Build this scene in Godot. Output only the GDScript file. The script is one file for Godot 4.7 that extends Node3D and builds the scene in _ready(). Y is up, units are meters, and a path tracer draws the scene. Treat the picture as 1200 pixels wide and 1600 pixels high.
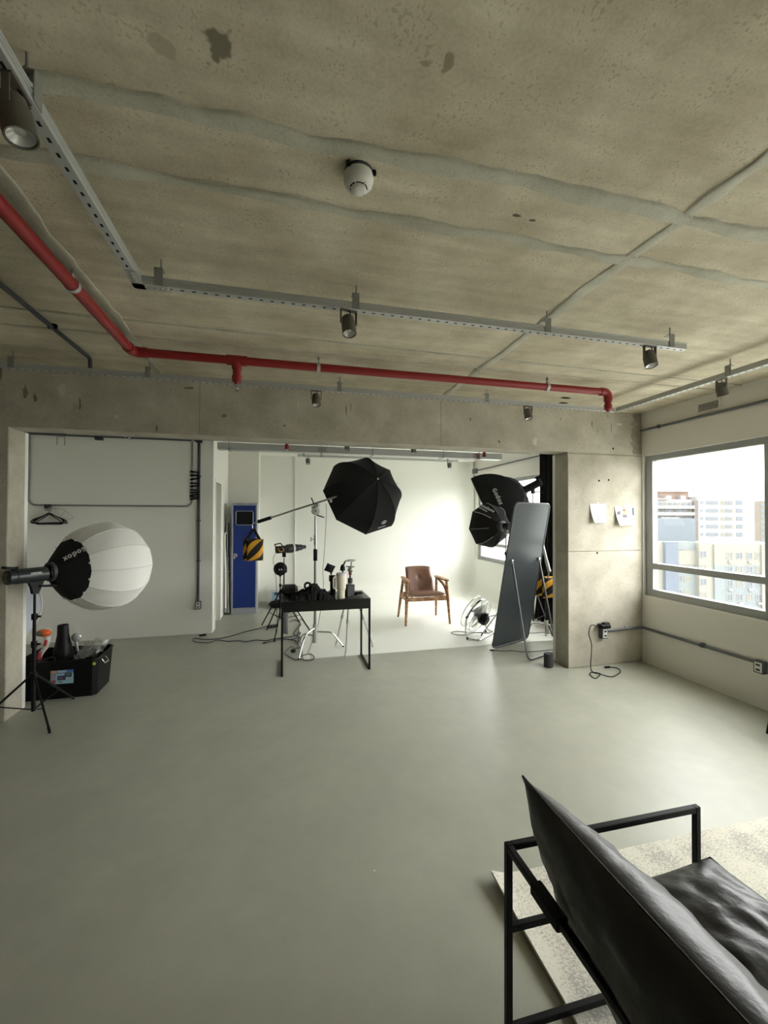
extends Node3D
# A photo studio in a raw concrete office floor. Room axes are the world axes: the window wall runs along x = 3.92,
# the concrete beam and pillars stand across z = -3.9, the white studio lies behind them. Camera at eye height.

const F := 657.8
const EYE := Vector3(0, 1.6, 0)
const XW := 3.92          # inner face of the window wall
const ZF := -3.9          # front face of beam and pillars
const ZB := -4.12         # back face of the concrete
const YC := 2.77          # ceiling
var look: Basis
var M := {}
var used := {}
var rng := RandomNumberGenerator.new()

# ---------------------------------------------------------------- pixel to place
func ray(u: float, v: float) -> Vector3:
	return look * Vector3((u - 600.0) / F, -(v - 800.0) / F, -1.0)
func fl(u: float, v: float, y := 0.0) -> Vector3:
	var d := ray(u, v)
	return EYE + d * ((y - EYE.y) / d.y)
func zz(u: float, v: float, z: float) -> Vector3:
	var d := ray(u, v)
	return EYE + d * ((z - EYE.z) / d.z)
func xx(u: float, v: float, x: float) -> Vector3:
	var d := ray(u, v)
	return EYE + d * ((x - EYE.x) / d.x)

# ---------------------------------------------------------------- mesh builder
class MB:
	var v := PackedVector3Array()
	var n := PackedVector3Array()
	var t := PackedVector2Array()
	var ix := PackedInt32Array()
	func tri(a: Vector3, b: Vector3, c: Vector3) -> MB:
		var m := (b - a).cross(c - a).normalized()
		var k := v.size()
		v.append_array([a, b, c]); n.append_array([m, m, m]); t.append_array([Vector2(0, 0), Vector2(1, 0), Vector2(1, 1)])
		ix.append_array([k, k + 2, k + 1])
		return self
	func quad(a: Vector3, b: Vector3, c: Vector3, d: Vector3, u0 := Vector2(0, 1), u1 := Vector2(1, 0)) -> MB:
		var m := (b - a).cross(d - a) + (d - c).cross(b - c)
		m = m.normalized()
		var k := v.size()
		v.append_array([a, b, c, d]); n.append_array([m, m, m, m])
		t.append_array([u0, Vector2(u1.x, u0.y), u1, Vector2(u0.x, u1.y)])
		ix.append_array([k, k + 2, k + 1, k, k + 3, k + 2])
		return self
	func box(c: Vector3, s: Vector3, bev := 0.0, B := Basis.IDENTITY) -> MB:
		var h := s / 2.0
		bev = minf(bev, minf(h.x, minf(h.y, h.z)) * 0.98)
		var p := func(sx, sy, sz, f): # vertex of corner (sx,sy,sz) that lies on face axis f
			var q := Vector3(h.x - bev, h.y - bev, h.z - bev)
			q[f] = h[f]
			return c + B * Vector3(q.x * sx, q.y * sy, q.z * sz)
		for f in 3:
			var g: int = (f + 1) % 3
			var e: int = (f + 2) % 3
			for s1 in [-1, 1]:
				var qs := []
				for ab in ([[-1, -1], [1, -1], [1, 1], [-1, 1]] if s1 > 0 else [[-1, -1], [-1, 1], [1, 1], [1, -1]]):
					var sg := [0, 0, 0]
					sg[f] = s1; sg[g] = ab[0]; sg[e] = ab[1]
					qs.append(p.call(sg[0], sg[1], sg[2], f))
				quad(qs[0], qs[1], qs[2], qs[3])
		if bev <= 0.0:
			return self
		for f in 3: # edges along axis f
			var g: int = (f + 1) % 3
			var e: int = (f + 2) % 3
			for sa in [-1, 1]:
				for sb in [-1, 1]:
					var lo := [0, 0, 0]
					var hi := [0, 0, 0]
					lo[f] = -1; hi[f] = 1; lo[g] = sa; hi[g] = sa; lo[e] = sb; hi[e] = sb
					var a: Vector3 = p.call(lo[0], lo[1], lo[2], g)
					var b: Vector3 = p.call(lo[0], lo[1], lo[2], e)
					var cc: Vector3 = p.call(hi[0], hi[1], hi[2], e)
					var d: Vector3 = p.call(hi[0], hi[1], hi[2], g)
					if _out(a, b, d, c): quad(a, b, cc, d)
					else: quad(a, d, cc, b)
		for sx in [-1, 1]:
			for sy in [-1, 1]:
				for sz in [-1, 1]:
					var a: Vector3 = p.call(sx, sy, sz, 0)
					var b: Vector3 = p.call(sx, sy, sz, 1)
					var d: Vector3 = p.call(sx, sy, sz, 2)
					if _out(a, b, d, c): tri(a, b, d)
					else: tri(a, d, b)
		return self
	func _out(a: Vector3, b: Vector3, d: Vector3, c: Vector3) -> bool:
		return (b - a).cross(d - a).dot(a - c) > 0.0
	func span(a: Vector3, b: Vector3, bev := 0.0) -> MB: # box between two corners
		return box((a + b) / 2.0, (b - a).abs(), bev)
	func bar(a: Vector3, b: Vector3, w: float, h: float, up := Vector3.UP, bev := 0.0) -> MB: # box along a-b, w wide, h tall
		var z := (b - a).normalized()
		var x := up.cross(z)
		x = x.normalized() if x.length() > 0.01 else Vector3.RIGHT.cross(z).normalized()
		return box((a + b) / 2.0, Vector3(w, h, a.distance_to(b)), bev, Basis(x, z.cross(x), z))
	func grid(P: Array, wrap := false, flip := false) -> MB: # smooth surface through rows of points
		var R := P.size()
		var K: int = P[0].size()
		var k0 := v.size()
		for i in R:
			for j in K:
				var jp: int = (j + 1) % K if wrap else mini(j + 1, K - 1)
				var jm: int = (j + K - 1) % K if wrap else maxi(j - 1, 0)
				var du: Vector3 = P[i][jp] - P[i][jm]
				var dv: Vector3 = P[mini(i + 1, R - 1)][j] - P[maxi(i - 1, 0)][j]
				if du.length_squared() < 1e-12:
					var i2 := 1 if i == 0 else i - 1
					du = P[i2][jp] - P[i2][jm]
				var m := du.cross(dv).normalized()
				v.append(P[i][j]); n.append(-m if flip else m); t.append(Vector2(float(j) / maxf(K - 1, 1), float(i) / maxf(R - 1, 1)))
		for i in R - 1:
			for j in (K if wrap else K - 1):
				var a := k0 + i * K + j
				var b := k0 + i * K + (j + 1) % K
				var c := a + K
				var d := b + K
				if flip: ix.append_array([a, b, c, b, d, c])
				else: ix.append_array([a, c, b, b, c, d])
		return self
	func tube(path: Array, r, k := 8, caps := true) -> MB:
		var up := Vector3.UP
		var rows := []
		var prev := Vector3.ZERO
		for i in path.size():
			var d: Vector3 = (path[mini(i + 1, path.size() - 1)] - path[maxi(i - 1, 0)]).normalized()
			var x: Vector3
			if i == 0:
				x = d.cross(Vector3.UP if absf(d.y) < 0.9 else Vector3.RIGHT).normalized()
			else:
				x = (prev - d * prev.dot(d)).normalized()
			prev = x
			var y := d.cross(x)
			var rr: float = r[i] if r is Array else r
			var row := PackedVector3Array()
			for j in k:
				var a := TAU * j / k
				row.append(path[i] + (x * cos(a) + y * sin(a)) * rr)
			rows.append(row)
		grid(rows, true)
		if caps:
			var d0: Vector3 = (path[0] - path[1]).normalized()
			var d1: Vector3 = (path[-1] - path[-2]).normalized()
			disc(rows[0], d0); disc(rows[-1], d1)
		return self
	func disc(ring, nn: Vector3) -> MB:
		var k := v.size()
		var c := Vector3.ZERO
		for q in ring: c += q
		c /= ring.size()
		v.append(c); n.append(nn); t.append(Vector2(0.5, 0.5))
		for q in ring:
			v.append(q); n.append(nn); t.append(Vector2(0.5, 0.5))
		for j in ring.size():
			var a: int = k + 1 + j
			var b: int = k + 1 + (j + 1) % ring.size()
			if (v[a] - c).cross(v[b] - c).dot(nn) > 0: ix.append_array([k, b, a])
			else: ix.append_array([k, a, b])
		return self
	func cyl(a: Vector3, b: Vector3, r: float, r2 := -1.0, k := 12, caps := true) -> MB:
		return tube([a, b], [r, r if r2 < 0 else r2], k, caps)
	func lathe(prof: Array, xf := Transform3D.IDENTITY, k := 20, smooth := false) -> MB: # profile of (radius, height), turned about y
		if smooth:
			var rows := []
			for q in prof:
				var row := PackedVector3Array()
				for j in k: row.append(xf * Vector3(q.x * cos(TAU * j / k), q.y, -q.x * sin(TAU * j / k)))
				rows.append(row)
			return grid(rows, true)
		for i in prof.size() - 1:
			var rows := []
			for q in [prof[i], prof[i + 1]]:
				var row := PackedVector3Array()
				for j in k: row.append(xf * Vector3(q.x * cos(TAU * j / k), q.y, -q.x * sin(TAU * j / k)))
				rows.append(row)
			grid(rows, true)
		return self
	func ball(c: Vector3, r: Vector3, k := 16, B := Basis.IDENTITY) -> MB:
		var rows := []
		var h := k / 2
		for i in h + 1:
			var a := -PI / 2 + PI * i / h
			var row := PackedVector3Array()
			for j in k: row.append(c + B * Vector3(r.x * cos(a) * cos(TAU * j / k), r.y * sin(a), -r.z * cos(a) * sin(TAU * j / k)))
			rows.append(row)
		return grid(rows, true)
	func prism(poly: PackedVector2Array, depth: float, xf := Transform3D.IDENTITY) -> MB: # outline in xy, from z = 0 to z = depth
		var ids := Geometry2D.triangulate_polygon(poly)
		var area := 0.0
		for i in poly.size(): area += poly[i].cross(poly[(i + 1) % poly.size()])
		for side in [0.0, depth]:
			var k := v.size()
			var nn := (xf.basis * Vector3(0, 0, signf(side - depth / 2))).normalized()
			for q in poly:
				v.append(xf * Vector3(q.x, q.y, side)); n.append(nn); t.append(q)
			for i in range(0, ids.size(), 3):
				var a := k + ids[i]
				var b := k + ids[i + 1]
				var c := k + ids[i + 2]
				if (v[b] - v[a]).cross(v[c] - v[a]).dot(nn) > 0: ix.append_array([a, c, b])
				else: ix.append_array([a, b, c])
		for i in poly.size():
			var a := poly[i]
			var b := poly[(i + 1) % poly.size()]
			if area < 0:
				var s := a
				a = b
				b = s
			quad(xf * Vector3(a.x, a.y, 0), xf * Vector3(b.x, b.y, 0), xf * Vector3(b.x, b.y, depth), xf * Vector3(a.x, a.y, depth))
		return self
	func mesh() -> ArrayMesh:
		var a := []
		a.resize(Mesh.ARRAY_MAX)
		a[Mesh.ARRAY_VERTEX] = v; a[Mesh.ARRAY_NORMAL] = n; a[Mesh.ARRAY_TEX_UV] = t; a[Mesh.ARRAY_INDEX] = ix
		var m := ArrayMesh.new()
		m.add_surface_from_arrays(Mesh.PRIMITIVE_TRIANGLES, a)
		return m

func mb() -> MB:
	return MB.new()

# ---------------------------------------------------------------- naming and tagging
func numbered(s: String) -> String:
	if not used.has(s):
		used[s] = 0
		return s
	used[s] += 1
	return "%s_%03d" % [s, used[s]]
func tag(o: Node, label: String, category: String, group := "") -> Node:
	o.set_meta("label", label); o.set_meta("category", category)
	if group: o.set_meta("group", group)
	return o
func thing(called: String, label: String, category: String, at := Vector3.ZERO, group := "") -> Node3D:
	var o := Node3D.new()
	o.name = numbered(called)
	add_child(o)
	o.position = at
	tag(o, label, category, group)
	return o
# one named mesh; shapes are given in world metres, the holder's place is taken off
func obj(called: String, b, m: Material, parent: Node3D = null) -> MeshInstance3D:
	var o := MeshInstance3D.new()
	o.mesh = b.mesh() if b is MB else b
	o.material_override = m
	if parent == null:
		o.name = numbered(called)
		add_child(o)
	else:
		o.name = called
		parent.add_child(o, true)
		var at := Vector3.ZERO
		var q: Node = parent
		while q != self:
			at += q.position
			q = q.get_parent()
		o.position = -at
	return o
func struct(called: String, b, m: Material, parent: Node3D = null) -> MeshInstance3D:
	var o := obj(called, b, m, parent)
	if parent == null: o.set_meta("kind", "structure")
	return o
func frame_node(called: String) -> Node3D:
	var o := Node3D.new()
	o.name = numbered(called)
	add_child(o)
	o.set_meta("kind", "structure")
	return o
func dup(o: Node3D, at: Vector3, label := "", group := "", turn := 0.0) -> Node3D:
	var r: Node3D = o.duplicate()
	r.name = numbered(String(o.name).rstrip("0123456789").rstrip("_"))
	add_child(r)
	r.position = at
	r.rotation.y = turn
	if label: r.set_meta("label", label)
	if group: r.set_meta("group", group)
	return r

# ---------------------------------------------------------------- curves
func curve(pts: Array, n := 6) -> Array: # Catmull-Rom through the points
	var o := []
	for i in pts.size() - 1:
		var a = pts[maxi(i - 1, 0)]
		var b = pts[i]
		var c = pts[i + 1]
		var d = pts[mini(i + 2, pts.size() - 1)]
		for k in n:
			var s := float(k) / n
			o.append(0.5 * (2.0 * b + (c - a) * s + (2.0 * a - 5.0 * b + 4.0 * c - d) * s * s + (3.0 * b - a - 3.0 * c + d) * s * s * s))
	o.append(pts[-1])
	return o
func fillet(pts: Array, r: float, n := 5) -> Array: # polyline with rounded corners
	var o := [pts[0]]
	for i in range(1, pts.size() - 1):
		var a: Vector3 = pts[i] + (pts[i - 1] - pts[i]).limit_length(r)
		var c: Vector3 = pts[i] + (pts[i + 1] - pts[i]).limit_length(r)
		for k in n + 1:
			var s := float(k) / n
			o.append(a.lerp(pts[i], s).lerp(pts[i].lerp(c, s), s))
	o.append(pts[-1])
	return o

# ---------------------------------------------------------------- materials
func mat(c: Color, rough := 0.6, metal := 0.0) -> StandardMaterial3D:
	var m := StandardMaterial3D.new()
	m.albedo_color = c
	m.roughness = rough
	m.metallic = metal
	return m
func rgb(r: int, g: int, b: int) -> Color:
	return Color(r / 255.0, g / 255.0, b / 255.0)
func noise_bytes(w: int, h: int, freq: float, sd: int, oct := 4, stretch := 1, seamless := true) -> PackedByteArray:
	var z := FastNoiseLite.new()
	z.seed = sd
	z.noise_type = FastNoiseLite.TYPE_SIMPLEX_SMOOTH
	z.frequency = freq
	z.fractal_octaves = oct
	var im: Image = z.get_seamless_image(w / stretch, h) if seamless else z.get_image(w / stretch, h)
	im.convert(Image.FORMAT_L8)
	if stretch > 1: im.resize(w, h, Image.INTERPOLATE_CUBIC)
	return im.get_data()
func tex(im: Image) -> ImageTexture:
	return ImageTexture.create_from_image(im)
# mottled surface: base colour with coarse clouds, streaks, fine grain and sparse dark pits, all of them in the matter itself
func mottled(w: int, h: int, dark: Color, light: Color, cloud: float, streak: float, grain: float, pits: float, sd: int, seamless := true) -> Image:
	var a := noise_bytes(w, h, 0.006, sd, 5, 1, seamless)
	var b := noise_bytes(w, h, 0.03, sd + 1, 3, 8, seamless)
	var c := noise_bytes(w, h, 0.2, sd + 2, 3, 1, seamless)
	var e := noise_bytes(w, h, 0.022, sd + 3, 4, 1, seamless)
	var out := PackedByteArray()
	out.resize(w * h * 3)
	var d3 := [dark.r * 255, dark.g * 255, dark.b * 255]
	var l3 := [(light.r - dark.r) * 255, (light.g - dark.g) * 255, (light.b - dark.b) * 255]
	var k := 0
	var dr: float = d3[0]
	var dg: float = d3[1]
	var db: float = d3[2]
	var lr: float = l3[0]
	var lg: float = l3[1]
	var lb: float = l3[2]
	for i in w * h:
		var s := 0.5 + (a[i] - 128) * cloud + (b[i] - 128) * streak + (c[i] - 128) * grain + (e[i] - 128) * cloud * 0.7
		if pits > 0.0:
			var q := (e[i] - 152) * 0.5 + (c[i] - 173)
			if q > 0.0: s -= minf(q * 0.05, 1.0) * pits
		s = clampf(s, -0.3, 1.15)
		out[k] = int(dr + lr * s); out[k + 1] = int(dg + lg * s); out[k + 2] = int(db + lb * s)
		k += 3
	return Image.create_from_data(w, h, false, Image.FORMAT_RGB8, out)
func triplanar(m: StandardMaterial3D, im: Image, metres: float) -> StandardMaterial3D:
	m.albedo_texture = tex(im)
	m.uv1_triplanar = true
	m.uv1_world_triplanar = true
	m.uv1_scale = Vector3.ONE / metres
	m.uv1_triplanar_sharpness = 8.0
	return m

func _ready() -> void:
	rng.seed = 7
	# ---- camera
	var yaw := deg_to_rad(13.66)
	look = Basis(Vector3.UP, -yaw) * Basis(Vector3.RIGHT, deg_to_rad(0.703)) * Basis(Vector3.BACK, deg_to_rad(0.134))
	var cam := Camera3D.new()
	cam.name = "camera"
	cam.transform = Transform3D(look, EYE)
	cam.fov = rad_to_deg(2.0 * atan(800.0 / F))
	cam.near = 0.05
	cam.far = 1000.0
	cam.current = true
	add_child(cam)
	# ---- sky: an even overcast, a little brighter overhead
	var sky := ProceduralSkyMaterial.new()
	sky.sky_top_color = rgb(250, 251, 249)
	sky.sky_horizon_color = rgb(232, 233, 230)
	sky.sky_curve = 0.25
	sky.ground_bottom_color = rgb(120, 120, 116)
	sky.ground_horizon_color = rgb(190, 192, 192)
	sky.sun_angle_max = 0.0
	sky.energy_multiplier = SKY_ENERGY
	var s := Sky.new()
	s.sky_material = sky
	var env := Environment.new()
	env.background_mode = Environment.BG_SKY
	env.sky = s
	env.tonemap_mode = Environment.TONE_MAPPER_LINEAR
	env.tonemap_exposure = EXPOSURE
	env.sdfgi_enabled = true
	env.ssao_enabled = true
	env.ssil_enabled = true
	var we := WorldEnvironment.new()
	we.environment = env
	we.name = "environment"
	add_child(we)
	# ---- the place
	make_materials()
	shell()
	windows()
	outside()
	ceiling_services()
	back_room()
	wall_fittings()
	left_bay()
	desk_group()
	boom_group()
	right_bay()
	lounge()

const SKY_ENERGY := 6.0
const EXPOSURE := 2.55

func make_materials() -> void:
	M.beam = triplanar(mat(Color.WHITE, 0.85), mottled(1024, 1024, rgb(168, 162, 145), rgb(206, 201, 186), 0.0033, 0.0, 0.0026, 1.1, 11), 2.6)
	M.floor = triplanar(mat(Color.WHITE, 0.42), mottled(1024, 1024, rgb(153, 154, 141), rgb(175, 176, 161), 0.0016, 0.0, 0.0006, 0.0, 23), 3.4)
	M.plaster = mat(rgb(228, 226, 218), 0.8)
	M.white = mat(rgb(240, 239, 231), 0.7)
	M.cyc = mat(rgb(238, 239, 230), 0.6)
	M.mortar = triplanar(mat(Color.WHITE, 0.85), mottled(256, 256, rgb(170, 168, 150), rgb(206, 204, 187), 0.003, 0.0, 0.003, 0.3, 31), 0.7)
	M.alu = mat(rgb(160, 163, 162), 0.4, 0.1)
	M.zinc = mat(rgb(188, 190, 188), 0.42, 0.4)
	M.zinc_dull = mat(rgb(150, 151, 146), 0.55, 0.5)
	M.chrome = mat(rgb(215, 216, 214), 0.16, 1.0)
	M.steel = mat(rgb(165, 166, 164), 0.3, 0.9)
	M.red = mat(rgb(142, 30, 32), 0.42)
	M.conduit = mat(rgb(104, 108, 110), 0.5, 0.2)
	M.conduit_dark = mat(rgb(62, 64, 70), 0.5, 0.1)
	M.black = mat(rgb(13, 13, 13), 0.5)
	M.black.metallic_specular = 0.35
	M.black_gloss = mat(rgb(18, 18, 19), 0.22)
	M.black_soft = mat(rgb(13, 13, 13), 0.9)
	M.black_cloth = mat(rgb(12, 12, 12), 0.95)
	M.black_cloth.rim_enabled = true
	M.black_cloth.rim = 0.08
	M.rubber = mat(rgb(30, 30, 31), 0.75)
	M.dark_grey = mat(rgb(62, 64, 66), 0.5)
	M.lamp_grey = mat(rgb(96, 92, 84), 0.5, 0.2)
	M.lens = mat(rgb(200, 200, 196), 0.15, 0.4)
	M.white_plastic = mat(rgb(226, 225, 216), 0.4)
	M.fabric_white = mat(rgb(233, 233, 226), 0.85)
	M.fabric_white.backlight = Color(0.35, 0.35, 0.34)
	M.socket_grey = mat(rgb(78, 80, 84), 0.5)
	M.ink = mat(rgb(24, 22, 22), 0.8)
	M.hole = mat(rgb(14, 13, 12), 1.0)
	M.print_white = mat(rgb(205, 205, 202), 0.7)
	M.yellow = mat(rgb(226, 168, 40), 0.75)
	M.blue = mat(rgb(22, 48, 122), 0.38)
	M.locker_grey = mat(rgb(160, 165, 172), 0.45)
	M.door_grey = mat(rgb(158, 156, 146), 0.6)
	M.wood = wood()
	M.glass = mat(Color(0.93, 0.97, 0.96, 0.06), 0.02)
	M.glass.transparency = BaseMaterial3D.TRANSPARENCY_ALPHA

func wood() -> StandardMaterial3D:
	var im := mottled(512, 512, rgb(152, 106, 70), rgb(202, 154, 112), 0.006, 0.010, 0.0015, 0.0, 41)
	return triplanar(mat(Color.WHITE, 0.45), im, 0.35)

func shell() -> void:
	# floor and the white painted studio floor with its coves
	struct("floor", mb().span(Vector3(-6.7, -0.2, -8.5), Vector3(4.04, 0, 5.4)), M.floor)
	struct("floor_painted", mb().span(Vector3(0.25, 0.0, -8.0), Vector3(3.62, 0.003, -4.83)), M.cyc)
	var P := []
	var path := []
	for i in 9: path.append([Vector2(lerpf(0.25, 3.62, i / 8.0), -8.3), Vector2(0, 1)])
	for i in range(1, 8):
		var a := PI / 2 * i / 8.0
		path.append([Vector2(3.62 + 0.3 * sin(a), -8.0 - 0.3 * cos(a)), Vector2(-sin(a), cos(a))])
	for i in 9: path.append([Vector2(3.92, lerpf(-8.0, -4.83, i / 8.0)), Vector2(-1, 0)])
	for q in path:
		var row := PackedVector3Array()
		for k in 11:
			var a := PI / 2 * k / 10.0
			var d := 0.3 * (1.0 - sin(a)) + 0.002
			var p: Vector2 = q[0] + q[1] * d
			row.append(Vector3(p.x, 0.003 + 0.3 * (1.0 - cos(a)), p.y))
		var w: Vector2 = q[0] + q[1] * 0.002
		var top := YC - 0.001 if q[1].y > 0.3 else 0.738
		row.append(Vector3(w.x, 0.33, w.y))
		row.append(Vector3(w.x, 0.5, w.y))
		row.append(Vector3(w.x, top, w.y))
		P.append(row)
	var cove := struct("wall_cove", mb().grid(P, false, true), M.cyc)
	struct("edge", mb().span(Vector3(0.245, 0, -8.3), Vector3(0.258, YC, -8.27), 0.002), M.cyc, cove)
	# ceiling: one textured slab over the front room, painted one behind the beam
	var cm := mat(Color.WHITE, 0.9)
	cm.albedo_texture = tex(ceiling_image())
	var c := struct("ceiling", mb().quad(Vector3(-2.5, YC, 0.5), Vector3(4.1, YC, 0.5), Vector3(4.1, YC, ZF), Vector3(-2.5, YC, ZF), Vector2(0, 1), Vector2(1, 0)), cm)
	struct("slab", mb().span(Vector3(-6.7, YC + 0.004, ZF), Vector3(4.04, YC + 0.2, 5.4)), M.beam, c)
	struct("ceiling_studio", mb().span(Vector3(-3.7, YC, -8.5), Vector3(4.04, YC + 0.2, ZF)), M.white)
	# pour joints in the slab: ridges of grey mortar
	for q in [[Vector3(-2.4, YC, -1.31), Vector3(3.92, YC, -1.30), 0.066], [Vector3(-2.4, YC, -1.575), Vector3(3.92, YC, -1.585), 0.055], [Vector3(1.515, YC, 0.4), Vector3(1.52, YC, -3.9), 0.06], [Vector3(-0.935, YC, 0.4), Vector3(-0.965, YC, -3.9), 0.055], [Vector3(-2.4, YC, -2.76), Vector3(3.92, YC, -2.84), 0.012], [Vector3(-2.4, YC, -3.02), Vector3(3.92, YC, -3.0), 0.009]]:
		struct("joint", ribbon(q[0], q[1], q[2], 0.009), M.mortar, c)
	for q in [[884, 621.7], [880.5, 629.6]]:
		var p := fl(q[0], q[1], YC)
		struct("slot_hole", mb().prism(PackedVector2Array([Vector2(-0.05, -0.018), Vector2(0.02, -0.024), Vector2(0.06, 0.0), Vector2(0.015, 0.022), Vector2(-0.045, 0.02)]), 0.002, Transform3D(Basis(Vector3.RIGHT, PI / 2), p + Vector3(0, 0.001, 0))), M.hole, c)
	# concrete beam and pillars, the right one cast in two lifts with an open joint between them
	struct("wall_beam", mb().span(Vector3(-6.5, 2.305, ZB), Vector3(XW, YC, ZF)), M.beam)
	struct("wall_pillar_left", mb().span(Vector3(-6.5, 0, ZB), Vector3(-2.085, 2.305, ZF), 0.006), M.beam)
	var pr := frame_node("wall_pillar_right")
	struct("core", mb().span(Vector3(2.975, 0, ZB), Vector3(XW, 2.305, ZF - 0.012)), M.beam, pr)
	struct("lift", mb().span(Vector3(2.968, 0, ZB + 0.001), Vector3(XW, 1.232, ZF), 0.004), M.beam, pr)
	struct("lift", mb().span(Vector3(2.968, 1.238, ZB + 0.001), Vector3(XW, 2.288, ZF), 0.004), M.beam, pr)
	# plaster on the studio side of the concrete
	var pl := frame_node("wall_studio_lining")
	struct("plaster", mb().span(Vector3(-3.7, 0, -4.165), Vector3(-2.085, 2.30, ZB)), M.white, pl)
	struct("plaster", mb().span(Vector3(2.97, 0, -4.165), Vector3(XW, 2.30, ZB)), M.white, pl)
	struct("plaster", mb().span(Vector3(-3.7, 2.335, -4.165), Vector3(XW, YC, ZB)), M.white, pl)
	# outer walls
	struct("wall_left", mb().span(Vector3(-6.7, 0, ZB), Vector3(-6.5, YC, 5.2)), M.beam)
	struct("wall_bay_left", mb().span(Vector3(-3.9, 0, -8.5), Vector3(-3.7, YC, -4.165)), M.white)
	struct("wall_rear", mb().span(Vector3(-6.7, 0, 5.2), Vector3(4.04, YC, 5.4)), M.plaster)
	struct("wall_back", mb().span(Vector3(-0.4, 0, -8.5), Vector3(4.04, YC, -8.3)), M.cyc)
	struct("wall_bay", mb().span(Vector3(-3.7, 0, -6.4), Vector3(-1.1, YC, -6.2)), M.white)
	# the return wall with a doorway, and the nib behind the locker
	var wr := frame_node("wall_return")
	struct("panel", mb().span(Vector3(-1.1, 0, -6.36), Vector3(-0.92, YC, -6.2)), M.white, wr)
	struct("panel", mb().span(Vector3(-1.1, 2.14, -6.98), Vector3(-0.92, YC, -6.36)), M.white, wr)
	struct("panel", mb().span(Vector3(-1.1, 0, -7.9), Vector3(-0.92, YC, -6.98)), M.white, wr)
	struct("wall_nib", mb().span(Vector3(-1.1, 0, -8.5), Vector3(-0.4, YC, -7.85)), M.plaster)
	var d := frame_node("door_1")
	struct("leaf", mb().span(Vector3(-1.07, 0.004, -6.94), Vector3(-1.03, 2.10, -6.40), 0.002), M.door_grey, d)
	struct("jamb", mb().span(Vector3(-1.1, 0, -6.40), Vector3(-0.91, 2.14, -6.36), 0.002), M.white, d)
	struct("jamb", mb().span(Vector3(-1.1, 0, -6.98), Vector3(-0.91, 2.14, -6.94), 0.002), M.white, d)
	struct("head", mb().span(Vector3(-1.1, 2.10, -6.94), Vector3(-0.91, 2.14, -6.40), 0.002), M.white, d)
	struct("handle", mb().bar(Vector3(-1.0, 0.98, -6.46), Vector3(-1.0, 0.98, -6.58), 0.015, 0.018).cyl(Vector3(-1.035, 0.98, -6.46), Vector3(-0.995, 0.98, -6.46), 0.012), M.black, d)

func ribbon(a: Vector3, b: Vector3, w: float, h: float) -> MB: # uneven ridge of mortar hanging from the ceiling between a and b
	var z := FastNoiseLite.new()
	z.seed = int(absf(a.z) * 1000 + absf(a.x) * 77)
	z.frequency = 1.3
	z.fractal_octaves = 3
	var L := a.distance_to(b)
	var d := (b - a) / L
	var s := d.cross(Vector3.UP)
	var rows := []
	var N := int(L / 0.04)
	for i in N + 1:
		var q := L * i / N
		var p := a + d * q + s * z.get_noise_2d(q, 5.0) * w * 0.35
		var l := w / 2 * (1.0 + 0.9 * z.get_noise_2d(q * 2.0, 20.0))
		var r := w / 2 * (1.0 + 0.9 * z.get_noise_2d(q * 2.0, 40.0))
		var e := h * (1.0 + 0.6 * z.get_noise_2d(q * 3.0, 60.0))
		rows.append(PackedVector3Array([p - s * l + Vector3(0, 0.001, 0), p - s * l * 0.8 - Vector3(0, e * 0.8, 0), p - Vector3(0, e * 0.55, 0), p + s * r * 0.8 - Vector3(0, e, 0), p + s * r + Vector3(0, 0.001, 0)]))
	return mb().grid(rows, false, true)

# the underside of the slab: shutter streaks along x, clouds, pits, stains and patches where the photograph has them
func ceiling_image() -> Image:
	var w := 2048
	var h := 1366
	var im := mottled(w, h, rgb(182, 172, 148), rgb(222, 213, 190), 0.0034, 0.0022, 0.0022, 0.8, 51, false)
	var spot := func(u: float, v: float, rx: float, ry: float, col: Color, a: float, sd: int): # irregular stain at a ceiling place
		var p := fl(u, v, YC)
		var cx := (p.x + 2.5) / 6.6 * w
		var cy := (p.z - ZF) / (0.5 - ZF) * h
		var px := rx / 6.6 * w
		var py := ry / 4.4 * h
		var z := FastNoiseLite.new()
		z.seed = sd
		z.frequency = 0.035
		for y in range(maxi(0, int(cy - py * 1.6)), mini(h, int(cy + py * 1.6))):
			for x in range(maxi(0, int(cx - px * 1.6)), mini(w, int(cx + px * 1.6))):
				var q := Vector2((x - cx) / px, (y - cy) / py).length() + 0.9 * z.get_noise_2d(x, y)
				if q < 1.0: im.set_pixel(x, y, im.get_pixel(x, y).lerp(col, a * clampf((1.0 - q) * 6.0, 0.0, 1.0)))
	spot.call(337, 76, 0.035, 0.05, rgb(110, 104, 84), 0.8, 1)
	spot.call(252, 72, 0.03, 0.03, rgb(140, 132, 108), 0.4, 2)
	spot.call(700, 95, 0.015, 0.03, rgb(120, 108, 84), 0.6, 4)
	spot.call(660, 100, 0.02, 0.012, rgb(126, 116, 90), 0.5, 5)
	spot.call(806, 337, 0.018, 0.008, rgb(70, 66, 54), 0.8, 8)
	spot.call(832, 345, 0.014, 0.007, rgb(76, 70, 58), 0.8, 9)
	return im

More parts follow.
